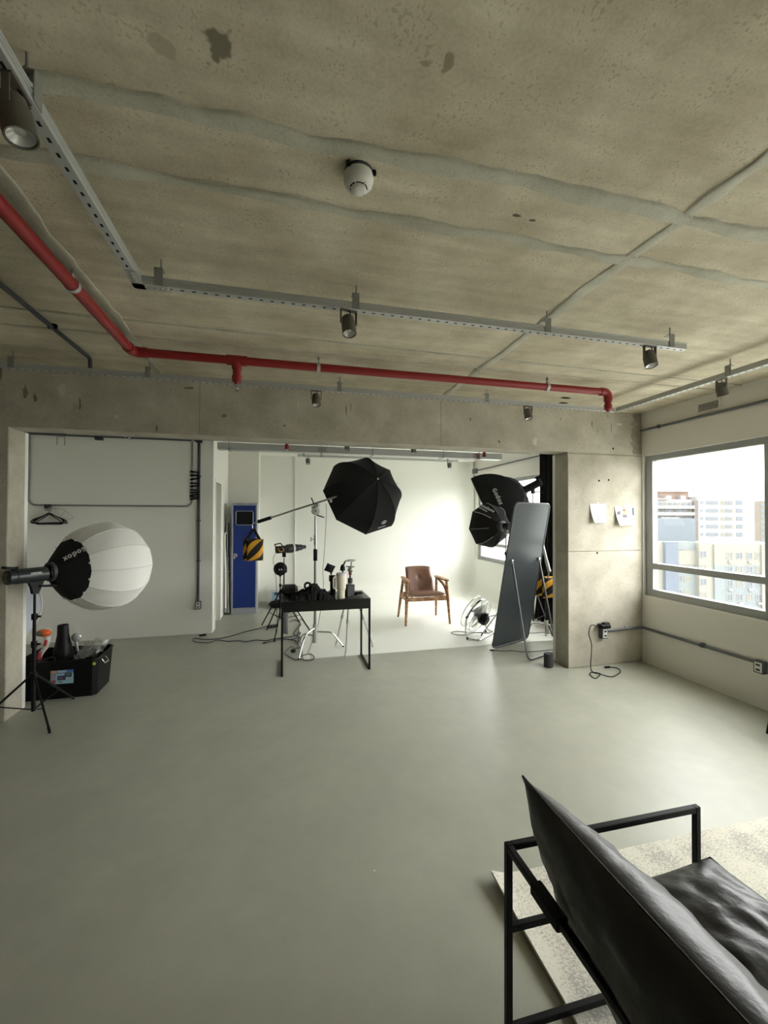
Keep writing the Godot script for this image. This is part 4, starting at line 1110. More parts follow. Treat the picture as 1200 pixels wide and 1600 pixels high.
func storage_box() -> void:
	var o := thing("storage_box", "open black plastic storage box full of photo gear behind the left pillar", "storage box", Vector3(-1.9, 0, -4.45))
	var pl := mat(rgb(9, 9, 11), 0.45)
	pl.metallic_specular = 0.35
	var f0 := Vector2(-2.22, -4.27)
	var f1 := Vector2(-1.615, -4.30)
	# bottom and top outlines, x then z; the walls lean outwards
	var bot := [Vector3(-2.2, 0.0, -4.275), Vector3(-1.64, 0.0, -4.29), Vector3(-1.61, 0.0, -4.32), Vector3(-1.62, 0.0, -4.62), Vector3(-1.66, 0.0, -4.65), Vector3(-2.2, 0.0, -4.66)]
	var top := [Vector3(-2.23, 0.33, -4.235), Vector3(-1.625, 0.33, -4.255), Vector3(-1.59, 0.33, -4.295), Vector3(-1.605, 0.33, -4.66), Vector3(-1.64, 0.33, -4.70), Vector3(-2.23, 0.33, -4.71)]
	var m := mb()
	var c := Vector3(-1.9, 0, -4.48)
	for i in 6:
		var j := (i + 1) % 6
		m.quad(bot[i], bot[j], top[j], top[i])
		var bi: Vector3 = bot[i].lerp(c, 0.04)
		var bj: Vector3 = bot[j].lerp(c, 0.04)
		var ti: Vector3 = top[i] + (Vector3(c.x, 0.33, c.z) - top[i]) * 0.04
		var tj: Vector3 = top[j] + (Vector3(c.x, 0.33, c.z) - top[j]) * 0.04
		m.quad(bj + Vector3.UP * 0.01, bi + Vector3.UP * 0.01, ti, tj)
	var fl_ := []
	for q in bot: fl_.append(q + Vector3.UP * 0.006)
	m.disc(fl_, Vector3.UP)
	obj("tub", m, pl, o)
	var lip := []
	for q in top: lip.append(q + Vector3(0, 0.002, 0))
	lip.append(lip[0])
	obj("rim", mb().tube(lip, 0.009, 6, false), pl, o)
	obj("handle_clip", mb().tube([Vector3(-1.59, 0.3, -4.36), Vector3(-1.565, 0.26, -4.36), Vector3(-1.565, 0.26, -4.44), Vector3(-1.59, 0.3, -4.44)], 0.006, 6), M.chrome, o)
	var stick := obj("sticker", front_patch(79, 1046, 115, 1069, 3), sticker_material(), o)
	var dot := fl(153, 1046, 0.29)
	obj("dot_sticker", mb().prism(circle2(0.014, 14), 0.001, Transform3D(Basis.IDENTITY, front_at(147.5, 1037) + Vector3(0, 0, 0.002))), mat(rgb(190, 196, 60), 0.6), o)
	# contents
	var bx := func(u, v, z): return zz(u, v, z)
	var st := thing("garment_steamer", "white handheld garment steamer with orange trim standing in the storage box", "steamer", Vector3(-2.05, 0.2, -4.45))
	var hp: Vector3 = zz(69, 988, -4.45)
	obj("head", mb().ball(hp, Vector3(0.062, 0.04, 0.05), 18, Basis(Vector3.BACK, 0.05)), M.white_plastic, st)
	obj("trim", mb().ball(hp + Vector3(0.006, -0.001, 0.012), Vector3(0.058, 0.036, 0.046), 18), mat(rgb(226, 100, 40), 0.4), st)
	obj("plate", mb().ball(hp + Vector3(-0.008, -0.002, 0.02), Vector3(0.05, 0.028, 0.043), 18), mat(rgb(120, 112, 104), 0.3, 0.5), st)
	obj("handle", mb().tube(curve([hp + Vector3(0.03, -0.03, 0), zz(73, 1008, -4.46), zz(64, 1021, -4.47), zz(60, 1032, -4.47), zz(59, 1045, -4.47)], 4), [0.03, 0.028, 0.026, 0.024, 0.022, 0.021, 0.02, 0.02, 0.02, 0.02, 0.02, 0.02, 0.02, 0.02, 0.02, 0.02, 0.02], 10), M.white_plastic, st)
	obj("trigger", mb().tube([zz(72, 1000, -4.43), zz(70, 1009, -4.43)], 0.012, 8), mat(rgb(196, 50, 56), 0.5), st)
	obj("tank", mb().tube([zz(63, 1018, -4.435), zz(60, 1030, -4.435), zz(59, 1044, -4.435)], [0.012, 0.02, 0.022], 10), mat(rgb(172, 70, 76), 0.3), st)
	var sn := thing("snoot", "tall black cone snoot standing in the storage box", "snoot", Vector3(-1.85, 0.15, -4.5))
	var sb: Vector3 = zz(99, 1042, -4.5)
	var stp: Vector3 = zz(101, 976, -4.5)
	obj("cone", mb().lathe([Vector2(0.085, 0.0), Vector2(0.088, 0.06), Vector2(0.046, 0.27), Vector2(0.042, 0.36), Vector2(0.038, 0.36), Vector2(0.036, 0.3)], Transform3D(Basis(Vector3.BACK, 0.02), Vector3(sb.x, stp.y - 0.36, -4.5)), 24), M.black, sn)
	var rl := thing("reflector_cup", "short black reflector cup lying in the storage box", "reflector", Vector3(-1.97, 0.2, -4.43))
	obj("cup", mb().lathe([Vector2(0.06, 0.0), Vector2(0.062, 0.11), Vector2(0.07, 0.115), Vector2(0.055, 0.118), Vector2(0.05, 0.02)], Transform3D(Basis(Vector3.RIGHT, 0.2), Vector3(zz(76, 1040, -4.40).x, 0.2, -4.39)), 20), mat(rgb(34, 33, 33), 0.35), rl)
	var lamp := thing("modelling_lamp", "round frosted lamp with a chrome stem in the storage box", "lamp", Vector3(-1.75, 0.3, -4.5))
	var lc: Vector3 = zz(119, 996, -4.5)
	obj("globe", mb().ball(lc, Vector3(0.038, 0.042, 0.03), 18), mat(rgb(150, 150, 146), 0.25), lamp)
	obj("rim", mb().lathe([Vector2(0.036, -0.004), Vector2(0.041, 0.0), Vector2(0.036, 0.004)], Transform3D(Basis(Vector3.RIGHT, PI / 2), lc), 20), M.chrome, lamp)
	obj("stem", mb().cyl(lc - Vector3(0, 0.035, 0), lc - Vector3(-0.01, 0.13, 0), 0.01, 0.016, 10), M.steel, lamp)
	var arm := thing("folded_arm", "black jointed arm lying across the open storage box", "arm", Vector3(-1.85, 0.3, -4.4))
	obj("bar", mb().bar(Vector3(zz(82, 1042, -4.36).x, 0.27, -4.36), zz(116, 1022, -4.42), 0.022, 0.018, Vector3.UP, 0.004).bar(zz(116, 1022, -4.42), zz(132, 1036, -4.4), 0.02, 0.016, Vector3.UP, 0.004), M.black, arm)
	# crumpled clear bag
	var bg := thing("plastic_bag", "crumpled clear plastic bag of small parts on the storage box", "plastic bag", Vector3(-1.66, 0.28, -4.45))
	var pm := mat(Color(0.75, 0.75, 0.73, 0.22), 0.1)
	pm.transparency = BaseMaterial3D.TRANSPARENCY_ALPHA
	var bc: Vector3 = zz(145, 1014, -4.46)
	obj("film", pillow(bc, Vector3(0.1, 0.05, 0.02), Vector3(0.03, 0.02, -0.1), Vector3(-0.02, 0.05, 0.02), 0.1, 24, 2.4, 0.07, 5), pm, bg)
	for i in 7: obj("part", mb().box(bc + Vector3(rng.randf_range(-0.06, 0.05), rng.randf_range(-0.03, 0.02), rng.randf_range(-0.05, 0.05)), Vector3(0.03, 0.014, 0.02), 0.003, Basis(Vector3(1, 1, 0).normalized(), rng.randf() * 3.0)), M.black if i % 2 else M.steel, bg)
	var ln := thing("camera_strap", "folded black strap heaped in the storage box", "strap", Vector3(-1.65, 0.25, -4.5))
	obj("band", mb().tube(curve([Vector3(-1.75, 0.19, -4.40), Vector3(-1.68, 0.2, -4.36), Vector3(-1.65, 0.17, -4.5), Vector3(-1.7, 0.2, -4.6), Vector3(-1.78, 0.18, -4.55), Vector3(-1.74, 0.21, -4.47), Vector3(-1.66, 0.18, -4.62)], 5), 0.018, 8), M.black_soft, ln)
	var pad := thing("black_pouch", "soft black pouch filling the bottom of the storage box", "pouch", Vector3(-1.9, 0.1, -4.48))
	obj("fabric", pillow(Vector3(-1.90, 0.075, -4.48), Vector3(0.22, 0, 0), Vector3(0, 0, -0.13), Vector3(0, 0.055, 0), 0.03, 20, 3.0, 0.03, 9), M.black_cloth, pad)

func front_at(u: float, v: float) -> Vector3: # on the leaning front wall of the storage box
	var p := zz(u, v, -4.25)
	return zz(u, v, lerpf(-4.279, -4.239, clampf(p.y / 0.33, 0.0, 1.0)) + 0.002)
func front_patch(u0: float, v0: float, u1: float, v1: float, lift: int) -> MB:
	var o := Vector3(0, 0, 0.001)
	return mb().quad(front_at(u0, v1 + 0.5) + o, front_at(u1, v1 - 2.0) + o, front_at(u1, v0 - 0.5) + o, front_at(u0, v0 + 2.5) + o)
func circle2(r: float, n: int) -> PackedVector2Array:
	var p := PackedVector2Array()
	for i in n: p.append(Vector2(cos(TAU * i / n), sin(TAU * i / n)) * r)
	return p
func sticker_material() -> Material:
	var im := Image.create(200, 150, false, Image.FORMAT_RGB8)
	im.fill(rgb(150, 190, 200))
	im.fill_rect(Rect2i(0, 0, 200, 40), rgb(108, 140, 172))
	im.fill_rect(Rect2i(0, 0, 50, 34), rgb(190, 140, 110))
	im.fill_rect(Rect2i(56, 8, 90, 10), rgb(180, 200, 216))
	im.fill_rect(Rect2i(60, 22, 70, 6), rgb(170, 190, 210))
	im.fill_rect(Rect2i(140, 0, 60, 26), rgb(60, 110, 190))
	im.fill_rect(Rect2i(0, 40, 46, 60), rgb(140, 140, 152))
	im.fill_rect(Rect2i(6, 104, 40, 40), rgb(150, 74, 72))
	im.fill_rect(Rect2i(58, 62, 72, 50), rgb(40, 44, 78))
	im.fill_rect(Rect2i(66, 74, 40, 26), rgb(96, 76, 110))
	im.fill_rect(Rect2i(122, 34, 62, 46), rgb(44, 50, 72))
	im.fill_rect(Rect2i(132, 44, 40, 20), rgb(110, 108, 84))
	im.fill_rect(Rect2i(140, 90, 40, 12), rgb(176, 176, 168))
	im.fill_rect(Rect2i(60, 126, 40, 8), rgb(40, 60, 70))
	var m := mat(Color.WHITE, 0.5)
	m.albedo_texture = tex(im)
	return m

# ---------------------------------------------------------------- desk and what lies on it
func desk_group() -> void:
	var x0 := 0.0
	var x1 := 0.915
	var z0 := -4.84
	var z1 := -4.352
	var y1 := 0.747
	var dk := mat(rgb(13, 13, 13), 0.3)
	var d := thing("desk", "slim black desk on thin metal loop legs in front of the painted floor", "desk", Vector3(0.457, 0, -4.6))
	obj("top", mb().span(Vector3(x0, y1 - 0.012, z0), Vector3(x1, y1, z1), 0.002), dk, d)
	obj("front_panel", mb().span(Vector3(x0, 0.64, z1 - 0.016), Vector3(x1, y1 - 0.012, z1), 0.001), dk, d)
	obj("back_panel", mb().span(Vector3(x0, 0.64, z0), Vector3(x1, y1 - 0.012, z0 + 0.016), 0.001), dk, d)
	for x in [x0, x1 - 0.016]: obj("side_panel", mb().span(Vector3(x, 0.64, z0 + 0.016), Vector3(x + 0.016, y1 - 0.012, z1 - 0.016), 0.001), dk, d)
	for x in [x0, x1 - 0.02]:
		obj("leg", mb().span(Vector3(x, 0, z1 - 0.02), Vector3(x + 0.02, 0.64, z1), 0.001), M.black, d)
		obj("leg", mb().span(Vector3(x, 0, z0), Vector3(x + 0.02, 0.64, z0 + 0.02), 0.001), M.black, d)
		obj("foot_bar", mb().span(Vector3(x, 0, z0 + 0.02), Vector3(x + 0.02, 0.02, z1 - 0.02), 0.001), M.black, d)
	# things on the top
	var p := fl(453, 934, y1)
	p = Vector3(0.09, y1, -4.74)
	var cs := thing("camera_case", "grey rounded equipment case at the back corner of the black desk", "case", p)
	obj("shell", mb().box(p + Vector3(0.0, 0.055, 0), Vector3(0.17, 0.11, 0.13), 0.028), mat(rgb(60, 60, 58), 0.7), cs)
	obj("zip", mb().box(p + Vector3(0.0, 0.06, 0), Vector3(0.174, 0.006, 0.134), 0.002), M.black, cs)
	obj("tab", mb().box(p + Vector3(-0.095, 0.05, 0.05), Vector3(0.03, 0.05, 0.02), 0.006), M.black, cs)
	cloth_heap(Vector3(0.30, y1, -4.50))
	var t := fl(533, 934.5, y1)
	var tb := thing("tumbler", "cream insulated tumbler with a side handle on the black desk", "tumbler", t)
	var cream := mat(rgb(222, 216, 194), 0.4)
	obj("cup", mb().lathe([Vector2(0.0001, 0.0), Vector2(0.036, 0.0), Vector2(0.038, 0.004), Vector2(0.04, 0.08), Vector2(0.05, 0.105), Vector2(0.054, 0.24), Vector2(0.052, 0.244)], Transform3D(Basis.IDENTITY, t), 28), cream, tb)
	obj("lid", mb().lathe([Vector2(0.054, 0.24), Vector2(0.052, 0.262), Vector2(0.045, 0.268), Vector2(0.0001, 0.27)], Transform3D(Basis.IDENTITY, t), 28), mat(rgb(206, 200, 204), 0.35), tb)
	obj("handle", mb().tube(fillet([t + Vector3(-0.045, 0.225, 0.012), t + Vector3(-0.085, 0.225, 0.02), t + Vector3(-0.083, 0.105, 0.02), t + Vector3(-0.045, 0.105, 0.012)], 0.02), 0.009, 10), cream, tb)
	var g := fl(520, 929, y1)
	var br := thing("brush_holder", "tall black holder with a brush sticking out behind the tumbler", "holder", g)
	obj("tube", mb().lathe([Vector2(0.0001, 0), Vector2(0.03, 0), Vector2(0.03, 0.21), Vector2(0.026, 0.21), Vector2(0.024, 0.05)], Transform3D(Basis.IDENTITY, g), 18), M.black, br)
	obj("side_grip", mb().box(g + Vector3(-0.034, 0.18, 0), Vector3(0.016, 0.07, 0.03), 0.004), M.black, br)
	obj("brush_handle", mb().cyl(g + Vector3(0.0, 0.15, 0), g + Vector3(-0.03, 0.27, 0), 0.007, -1, 8), M.black, br)
	obj("brush_head", pillow(g + Vector3(-0.035, 0.29, 0), Vector3(0.045, -0.02, 0), Vector3(0.02, 0.04, 0.0), Vector3(0, 0, 0.03), 0.05, 14, 2.0, 0.03, 3), M.black_soft, br)
	var q := fl(536, 928, y1)
	var mc := thing("microphone_clip", "small black clip standing behind the tumbler", "clip", q)
	obj("pole", mb().cyl(q, q + Vector3(-0.005, 0.27, 0), 0.012, 0.01, 10), M.black, mc)
	obj("head", mb().lathe([Vector2(0.03, 0.26), Vector2(0.026, 0.30), Vector2(0.014, 0.325), Vector2(0.0001, 0.33)], Transform3D(Basis.IDENTITY, q + Vector3(-0.005, 0, 0)), 14).cyl(q + Vector3(0, 0.31, 0), q + Vector3(0.022, 0.36, 0), 0.01, 0.008, 8), M.black, mc)
	var k := fl(545, 932, y1)
	var bx := thing("black_box", "small black cube box on the desk beside the tumbler", "box", k)
	obj("carton", mb().box(k + Vector3(0.0, 0.06, -0.04), Vector3(0.105, 0.12, 0.095), 0.003, Basis(Vector3.UP, 0.6)), mat(rgb(42, 42, 40), 0.55), bx)
	obj("lid_edge", mb().box(k + Vector3(0.0, 0.118, -0.04), Vector3(0.107, 0.006, 0.097), 0.002, Basis(Vector3.UP, 0.6)), M.black, bx)
	var c := fl(559, 930, y1)
	var cb := thing("cable_coil", "small black coiled cable lying at the end of the desk", "cable", c)
	var pts := []
	for i in 40: pts.append(c + Vector3(0.045 * cos(i * 0.75) * (1.0 + 0.3 * sin(i * 1.3)), 0.008 + 0.012 * absf(sin(i * 0.9)) + 0.0004 * i, 0.03 * sin(i * 0.75) * (1.0 + 0.25 * cos(i * 2.1))))
	obj("cord", mb().tube(pts, 0.0045, 6), M.black, cb)
	obj("plug", mb().box(c + Vector3(-0.03, 0.012, 0.035), Vector3(0.03, 0.016, 0.016), 0.004), M.black, cb)
	var pc := fl(508, 932, y1)
	var pr := thing("grey_pouch", "flat grey pouch lying between black cloth and tumbler", "pouch", pc)
	obj("fabric", pillow(pc + Vector3(-0.02, 0.018, -0.01), Vector3(0.06, 0, 0.01), Vector3(0, 0, -0.05), Vector3(0, 0.018, 0), 0.04, 14), mat(rgb(58, 58, 58), 0.6), pr)
	var cd := thing("short_cable", "black cable bridging the cloth and the brush holder", "cable", Vector3(0.5, y1, -4.5))
	obj("cord", mb().tube(curve([fl(508, 929, y1 + 0.03), fl(514, 924, y1 + 0.02), fl(519, 923, y1 + 0.01), fl(522, 926, y1 + 0.008)], 5), 0.008, 6), M.black, cd)
	var kn := thing("bunch_of_clips", "tiny metal clips lying at the front edge of the desk", "clips", fl(498, 935, y1))
	for i in 4: obj("clip", mb().box(fl(490 + i * 5.0, 935.0 + (i % 2), y1 + 0.004), Vector3(0.024, 0.006, 0.01), 0.002, Basis(Vector3.UP, i * 1.1)), M.chrome, kn)

func cloth_heap(c: Vector3) -> void: # crumpled black cloth
	var z := FastNoiseLite.new()
	z.seed = 4
	z.frequency = 5.0
	z.fractal_octaves = 4
	var o := thing("black_cloth", "crumpled black cloth heaped on the desk with a loop of strap", "cloth", c)
	var rows := []
	for i in 33:
		var row := PackedVector3Array()
		for j in 49:
			var u := j / 24.0 - 1.0
			var v := i / 16.0 - 1.0
			var rr := pow(maxf(0.0, 1.0 - pow(absf(u), 2.5)) * maxf(0.0, 1.0 - pow(absf(v), 2.5)), 0.5)
			var hgt := rr * (0.055 + 0.06 * exp(-pow((u - 0.12) * 2.2, 2.0))) + 0.055 * rr * z.get_noise_2d(u * 1.6, v * 1.2) + 0.02 * rr * absf(z.get_noise_2d(u * 5.0, v * 5.0 + 9.0))
			row.append(c + Vector3(u * 0.215 * (1.0 + 0.15 * z.get_noise_2d(v, 3.0)), maxf(hgt, 0.0) + 0.001, v * 0.14 * (1.0 + 0.2 * z.get_noise_2d(u, 8.0))))
		rows.append(row)
	obj("fabric", mb().grid(rows, false, true), M.black_cloth, o)
	var rc := c + Vector3(-0.03, 0.13, 0.02)
	var ring := []
	for i in 17: ring.append(rc + Vector3(0.032 * cos(TAU * i / 16.0), 0.034 * sin(TAU * i / 16.0), 0.01 * sin(TAU * i / 16.0 * 2)))
	obj("loop", mb().tube(ring, 0.012, 8, false), M.black_soft, o)
	obj("knot", pillow(c + Vector3(0.03, 0.115, 0.0), Vector3(0.05, 0.0, 0), Vector3(0, 0.03, -0.03), Vector3(0, 0.03, 0.03), 0.1, 14, 2.0, 0.03, 8), M.black_soft, o)

# ---------------------------------------------------------------- boom, octagonal softbox and the stands around the desk
func striped() -> Material:
	var im := Image.create(128, 128, false, Image.FORMAT_RGB8)
	for y in 128:
		for x in 128: im.set_pixel(x, y, rgb(224, 164, 44) if fposmod(x * 0.62 + y * 0.8, 52.0) < 24.0 and y > 8 and x > 6 else rgb(24, 23, 22))
	var m := mat(Color.WHITE, 0.8)
	m.albedo_texture = tex(im)
	return m
func sandbag(o: Node3D, top: Vector3, right: Vector3, w: float, h: float, gap := 0.05) -> void: # two striped pouches under a strap; top is where the strap hangs
	var n := right.cross(Vector3.UP).normalized()
	var m := striped()
	var c := top - Vector3.UP * (0.13 + h / 2)
	for s in [1.0, -1.0]: obj("pouch", pillow(c + n * gap * s + right * 0.02 * s, right * w / 2, -Vector3.UP * h / 2, n * -0.05, 0.02, 14, 3.0, 0.012, 3), m, o)
	for s in [1.0, -1.0]:
		obj("strap", mb().bar(top + n * 0.004 * s, c + Vector3.UP * (h / 2 - 0.02) + right * w * 0.42 * s, 0.004, 0.035, right.cross(n), 0.001), M.black_cloth, o)
	if gap < 0.06: obj("flap", mb().box(c + Vector3.UP * (h / 2 - 0.012), Vector3(w * 0.9, 0.03, 0.07), 0.008, Basis(right, Vector3.UP, n)), M.black_cloth, o)

func boom_group() -> void:
	var sx := 0.40
	var sz := -5.17
	var hy := zz(493, 797, sz).y
	var st := thing("boom_stand", "chrome turtle base stand carrying the boom arm behind the desk", "light stand", Vector3(sx, 0, sz))
	obj("column", mb().cyl(Vector3(sx, 0.1, sz), Vector3(sx, 1.22, sz), 0.0175, -1, 14).cyl(Vector3(sx, 1.2, sz), Vector3(sx, hy - 0.07, sz), 0.013, -1, 14), M.steel, st)
	obj("grip", mb().cyl(Vector3(sx, zz(493, 876, sz).y, sz), Vector3(sx, zz(493, 858, sz).y, sz), 0.024, -1, 14), M.black_soft, st)
	obj("collar", mb().cyl(Vector3(sx, 1.26, sz), Vector3(sx, 1.38, sz), 0.02, -1, 14), M.steel, st)
	obj("tee_knob", mb().cyl(Vector3(sx, 1.33, sz), Vector3(sx - 0.05, 1.33, sz + 0.01), 0.006, -1, 8).cyl(Vector3(sx - 0.05, 1.305, sz + 0.01), Vector3(sx - 0.05, 1.355, sz + 0.01), 0.009, -1, 8), M.steel, st)
	obj("hub", mb().cyl(Vector3(sx, 0.08, sz), Vector3(sx, 0.3, sz), 0.03, 0.026, 14), M.zinc, st)
	var lh := 0.26
	for f in [fl(467, 1031), fl(536, 1011), Vector3(0.19, 0, -5.5)]:
		var c := Vector3(sx, lh, sz)
		var d: Vector3 = Vector3(f.x - sx, 0, f.z - sz)
		var lg := obj("leg", mb().tube(curve([c, c + d * 0.3 + Vector3(0, -0.01, 0), c + d * 0.6 + Vector3(0, -0.03, 0), c + d * 0.82 + Vector3(0, -0.12, 0), Vector3(f.x, 0.012, f.z)], 5), 0.0125, 10), M.chrome, st)
		obj("foot", mb().ball(Vector3(f.x, 0.012, f.z), Vector3(0.016, 0.012, 0.016), 10), M.rubber, lg)
		lh -= 0.05
	# boom arm with its pivot head
	var a := zz(398, 817, -5.5)
	var b := zz(541, 771, -4.98)
	var bo := thing("studio_boom", "chrome boom arm with a black foam grip tilted above the stand", "boom arm", Vector3(sx, hy, sz))
	obj("tube", mb().cyl(a, b, 0.0115, -1, 12), M.steel, bo)
	var e := (b - a).normalized()
	obj("grip", mb().cyl(a + e * 0.05, a + e * 0.23, 0.022, -1, 14), M.black_soft, bo)
	obj("hook", mb().tube(curve([a, a - e * 0.03 + Vector3(0, -0.01, 0), a - e * 0.03 - Vector3(0, 0.06, 0), a - e * 0.015 - Vector3(0, 0.07, 0)], 4), 0.005, 6), M.chrome, bo)
	obj("pivot", mb().lathe([Vector2(0.0001, -0.022), Vector2(0.05, -0.02), Vector2(0.052, 0.0), Vector2(0.05, 0.03), Vector2(0.0001, 0.034)], Transform3D(Basis(Vector3.RIGHT, PI / 2), Vector3(sx, hy - 0.01, sz - 0.005)), 24), mat(rgb(214, 214, 208), 0.35, 0.3), bo)
	obj("pivot_bolt", mb().cyl(Vector3(sx, hy - 0.01, sz + 0.028), Vector3(sx, hy - 0.01, sz + 0.045), 0.01, -1, 10), M.dark_grey, bo)
	obj("clamp", mb().bar(Vector3(sx, hy + 0.035, sz + 0.015) - e * 0.045, Vector3(sx, hy + 0.055, sz + 0.015) + e * 0.045, 0.05, 0.04, Vector3.UP, 0.006), M.zinc, bo)
	obj("lever", mb().bar(Vector3(sx - 0.02, hy + 0.07, sz + 0.02), Vector3(sx - 0.055, hy + 0.15, sz + 0.03), 0.014, 0.012, Vector3.UP, 0.003), M.black, bo)
	obj("lever", mb().bar(Vector3(sx + 0.01, hy - 0.06, sz + 0.03), Vector3(sx + 0.1, hy - 0.09, sz + 0.05), 0.012, 0.014, Vector3.UP, 0.003), M.black, bo)
	obj("clip", mb().box(b - e * 0.2 - Vector3(0, 0.03, 0), Vector3(0.03, 0.04, 0.03), 0.004), M.zinc, bo)
	for s in [-1.0, 1.0]: obj("tip_plate", mb().bar(b - e * 0.09 + Vector3(0.0, 0.0, 0.012 * s) , b + e * 0.03 + Vector3(0, 0.015 * s, 0.02 * s), 0.004, 0.022, Vector3.UP, 0.001), M.white_plastic, bo)
	var hang := a - e * 0.02 - Vector3(0, 0.065, 0)
	var sb := thing("sandbag", "black and yellow striped sandbag hanging from the end of the boom arm", "sandbag", hang)
	sandbag(sb, hang, Vector3(1, 0, -0.12).normalized(), 0.2, 0.27)
	var cb := thing("hanging_cable", "thin grey cable hanging from the boom arm behind the desk", "cable", Vector3(sx + 0.12, 0, sz))
	obj("cord", mb().tube(curve([zz(509, 787, sz + 0.03), zz(510, 800, sz + 0.03), zz(508, 840, sz + 0.03), zz(506, 872, sz + 0.03), zz(504.5, 890, sz + 0.03), zz(505, 920, sz + 0.03), zz(499, 965, sz + 0.03), fl(494, 985, 0.05), fl(482, 1018, 0.005), fl(477, 1024, 0.005)], 5), 0.003, 5), M.dark_grey, cb)
	octabox()
	# focusing spot on a stand and a small round lamp on another
	var c2 := Vector3(0.035, 0, -5.945)
	var s2 := thing("light_stand", "black light stand under the projection spotlight left of the desk", "light stand", c2)
	stand(s2, [fl(417, 985), fl(428.5, 1004), fl(484, 986)], c2.x, c2.z, 0.58, 0.2, zz(443, 872, c2.z).y, M.black, 0.011)
	var y2 := zz(443, 858, c2.z).y
	var h := thing("projection_spotlight", "black focusing spotlight with a stepped lens barrel on a stand", "spotlight", Vector3(c2.x, y2, c2.z))
	var ax := Vector3(0.9, 0.06, -0.35).normalized()
	var TP := Transform3D(dir_basis(ax), Vector3(c2.x, y2, c2.z) + Vector3(0, 0.0, 0))
	obj("body", mb().box(Vector3(c2.x, y2, c2.z) - ax * 0.05, Vector3(0.085, 0.13, 0.095), 0.01, dir_basis(ax)), M.black, h)
	obj("barrel", mb().lathe([Vector2(0.04, 0.0), Vector2(0.06, 0.045), Vector2(0.062, 0.12), Vector2(0.05, 0.125)], TP, 24), mat(rgb(40, 40, 42), 0.5), h)
	obj("ring", mb().lathe([Vector2(0.052, 0.124), Vector2(0.054, 0.128), Vector2(0.054, 0.146), Vector2(0.05, 0.15)], TP, 24), M.white_plastic, h)
	obj("lens_tube", mb().lathe([Vector2(0.05, 0.15), Vector2(0.05, 0.2), Vector2(0.042, 0.205), Vector2(0.042, 0.25), Vector2(0.032, 0.255), Vector2(0.032, 0.275), Vector2(0.026, 0.28), Vector2(0.026, 0.315), Vector2(0.02, 0.315), Vector2(0.018, 0.29)], TP, 24), mat(rgb(30, 32, 40), 0.35), h)
	var hb := Vector3(c2.x, y2, c2.z) - ax * 0.11
	obj("handle", mb().tube(fillet([hb + Vector3(0, 0.04, 0), hb - ax * 0.03 + Vector3(0, 0.075, 0), hb + ax * 0.06 + Vector3(0, 0.085, 0), hb + ax * 0.085 + Vector3(0, 0.05, 0)], 0.015), 0.008, 8), M.black, h)
	obj("bracket", mb().box(Vector3(c2.x, y2 - 0.075, c2.z), Vector3(0.05, 0.07, 0.05), 0.008), M.black, h)
	obj("strap", mb().tube(curve([hb + Vector3(0.02, 0.03, 0.05), hb + Vector3(0.05, -0.02, 0.06), hb + Vector3(0.1, 0.0, 0.055), hb + Vector3(0.08, 0.03, 0.05)], 4), 0.004, 5), M.yellow, h)
	obj("cord", mb().tube(curve([hb + Vector3(0, -0.03, 0), hb + Vector3(-0.035, -0.09, 0), hb + Vector3(-0.04, -0.15, 0), hb + Vector3(-0.02, -0.3, -0.05), hb + Vector3(0.0, -0.5, -0.15), fl(433, 990, 0.01)], 5), 0.003, 5), M.black, h)
	var c3 := Vector3(-0.015, 0, -6.32)
	var s3 := thing("light_stand", "short black light stand under the small round lamp", "light stand", c3)
	var y3 := zz(436, 889, c3.z).y
	stand(s3, [fl(409, 978), Vector3(0.27, 0, -6.5), Vector3(0.07, 0, -6.03)], c3.x, c3.z, 0.5, 0.12, y3 - 0.107, M.black, 0.011)
	var rl := thing("round_lamp", "small round black lamp facing away on a short stand", "lamp", Vector3(c3.x, y3, c3.z))
	obj("housing", mb().lathe([Vector2(0.0001, -0.04), Vector2(0.05, -0.036), Vector2(0.09, -0.015), Vector2(0.098, 0.0), Vector2(0.098, 0.012), Vector2(0.0001, 0.012)], Transform3D(dir_basis(Vector3(0.1, 0.02, -1)), Vector3(c3.x, y3, c3.z)), 28), M.black, rl)
	obj("bracket", mb().box(Vector3(c3.x, y3 - 0.07, c3.z + 0.03), Vector3(0.035, 0.07, 0.04), 0.006), M.black, rl)
	for x in [-0.014, 0.018]: obj("button", mb().box(Vector3(c3.x + x, y3 - 0.005, c3.z + 0.04), Vector3(0.014, 0.022, 0.004), 0.001), M.print_white, rl)
	var gp := thing("hanging_pouch", "long grey pouch hanging behind the desk leg", "pouch", zz(445, 985, -5.7))
	obj("fabric", pillow(zz(445, 972, -5.72), Vector3(0.045, 0, 0), Vector3(0, 0.17, 0), Vector3(0, 0, 0.03), 0.1, 14, 2.2), mat(rgb(110, 110, 112), 0.8), gp)
	# chrome tripod behind the desk end
	var tc := Vector3(0.81, 0, -5.06)
	var tr := thing("tripod", "silver telescopic tripod standing behind the end of the desk", "tripod", tc)
	var apex := Vector3(tc.x, 0.83, tc.z)
	for f in [fl(540, 1026), fl(525, 1008), fl(583, 1011)]:
		var tip: Vector3 = Vector3(f.x, 0.01, f.z)
		var lg := obj("leg", mb().cyl(apex, apex.lerp(tip, 0.55), 0.012, -1, 10).cyl(apex.lerp(tip, 0.5), tip, 0.009, -1, 10), M.zinc, tr)
		obj("lock", mb().cyl(apex.lerp(tip, 0.53), apex.lerp(tip, 0.58), 0.017, -1, 10), M.zinc, lg)
		obj("foot", mb().cyl(apex.lerp(tip, 0.97), Vector3(f.x, 0.0, f.z), 0.013, 0.015, 10), M.white_plastic, lg)
	obj("crown", mb().cyl(apex - Vector3(0, 0.03, 0), apex + Vector3(0, 0.03, 0), 0.03, -1, 14), M.dark_grey, tr)
